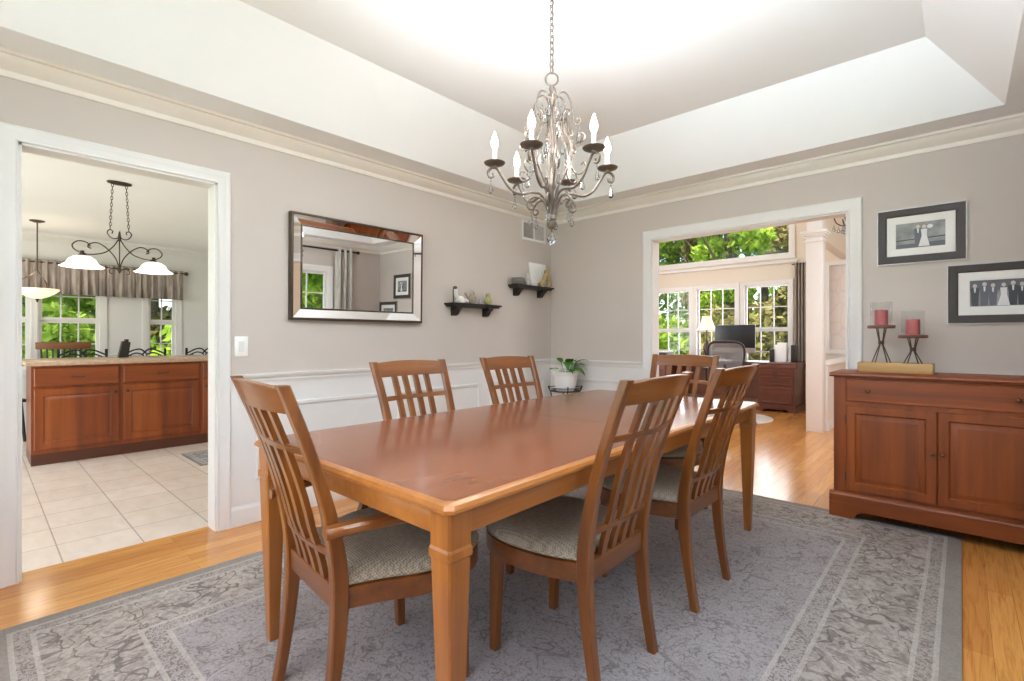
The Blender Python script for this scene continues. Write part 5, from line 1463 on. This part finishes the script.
for x, y, h, cr, k, n in ((-5.6, 11.5, 8.0, 1.38, 0, 5200), (-2.1, 11.5, 8.5, 1.38, 0, 5600), (1.4, 11.8, 8.0, 1.38, 1, 4000), (-7.3, 15.0, 9.0, 1.38, 1, 4400), (-3.8, 15.0, 9.5, 1.38, 0, 5200), (-0.3, 15.0, 9.0, 1.38, 2, 5200), (-9.2, 18.5, 10.0, 1.38, 3, 4200), (-5.7, 18.6, 10.0, 1.38, 2, 4800), (-2.2, 18.5, 10.0, 1.38, 2, 4800), (1.3, 18.6, 10.0, 1.38, 3, 4200), (-7.4, 22.0, 12.0, 1.38, 3, 4200), (-4.0, 22.0, 12.0, 1.38, 1, 4200), (-0.5, 22.0, 12.0, 1.38, 3, 4200), (-11.0, 22.0, 12.0, 1.38, 3, 4000)):
    sd += 1; tree(x, y, h, cr, k, n, NL[k], sd, 0.13, 0.14)
for x, y, h, r, k in ((-5.9, 9.0, 2.3, 1.05, 0), (-3.5, 8.9, 2.0, 1.05, 0), (-1.1, 9.0, 2.3, 1.05, 2), (1.3, 9.1, 2.0, 1.05, 2)):
    sd += 1; bush(x, y, h, r, k, 2200, 'low shrub beyond the office windows', sd)
for x, y, h, cr, k, n in ((-10.2, -3.6, 6.5, 1.38, 0, 4600), (-10.2, -0.1, 7.0, 1.38, 0, 4600), (-13.7, -5.3, 7.5, 1.38, 2, 4200), (-13.7, -1.8, 8.0, 1.38, 1, 4600), (-13.7, 1.7, 8.0, 1.38, 2, 3600), (-17.2, -3.6, 9.0, 1.38, 3, 4200), (-17.2, -0.1, 9.0, 1.38, 2, 4200), (-17.2, 3.4, 9.0, 1.38, 3, 3600)):
    sd += 1; tree(x, y, h, cr, k, n, ['bright spring green tree beyond the kitchen windows', 'mid green tree beyond the kitchen windows', 'brownish woodland tree beyond the kitchen windows', 'dark green tree beyond the kitchen windows'][k], sd, 0.15, 0.12)
for x, y, h, r, k in ((-7.6, -3.5, 1.9, 1.0, 1), (-7.6, -1.1, 2.0, 1.0, 0)):
    sd += 1; bush(x, y, h, r, k, 2000, 'low shrub beyond the kitchen windows', sd)
for x, y, h, cr, k, n in ((8.8, 0.4, 6.5, 1.38, 0, 4600), (12.0, 2.9, 8.5, 1.38, 1, 4600), (10.5, -3.2, 7.0, 1.38, 0, 3600), (12.4, -0.6, 8.5, 1.38, 1, 4600)):
    sd += 1; tree(x, y, h, cr, k, n, ['bright spring green tree beyond the side window, seen in the mirror', 'mid green tree beyond the side window, seen in the mirror'][k], sd, 0.15, 0.12)
def thicket(name, label, x0, x1, y0, y1, z1, n, size, mat, seed):
    rng = np.random.default_rng(seed)
    cl = []
    for k in range(60):
        z = rng.uniform(0.0, z1); cl.append(((rng.uniform(x0, x1), rng.uniform(y0, y1), z), (1.6, 1.6, 1.3)))
    o = leaves_mesh(name, cl, n, size, mat, None, rng)
    tag(o, label, 'woodland'); o['kind'] = 'stuff'
thicket('woodland', 'dense distant woodland foliage beyond the office windows', -16, 5, 25, 28, 11, 16000, 0.26, LEAFS[1], 91)
thicket('woodland', 'dense distant woodland foliage beyond the kitchen windows', -23, -20, -9, 8, 8, 12000, 0.26, LEAFS[2], 92)
thicket('woodland', 'dense distant woodland foliage beyond the side window, seen in the mirror', 15, 18, -5, 9, 7, 8000, 0.26, LEAFS[0], 93)
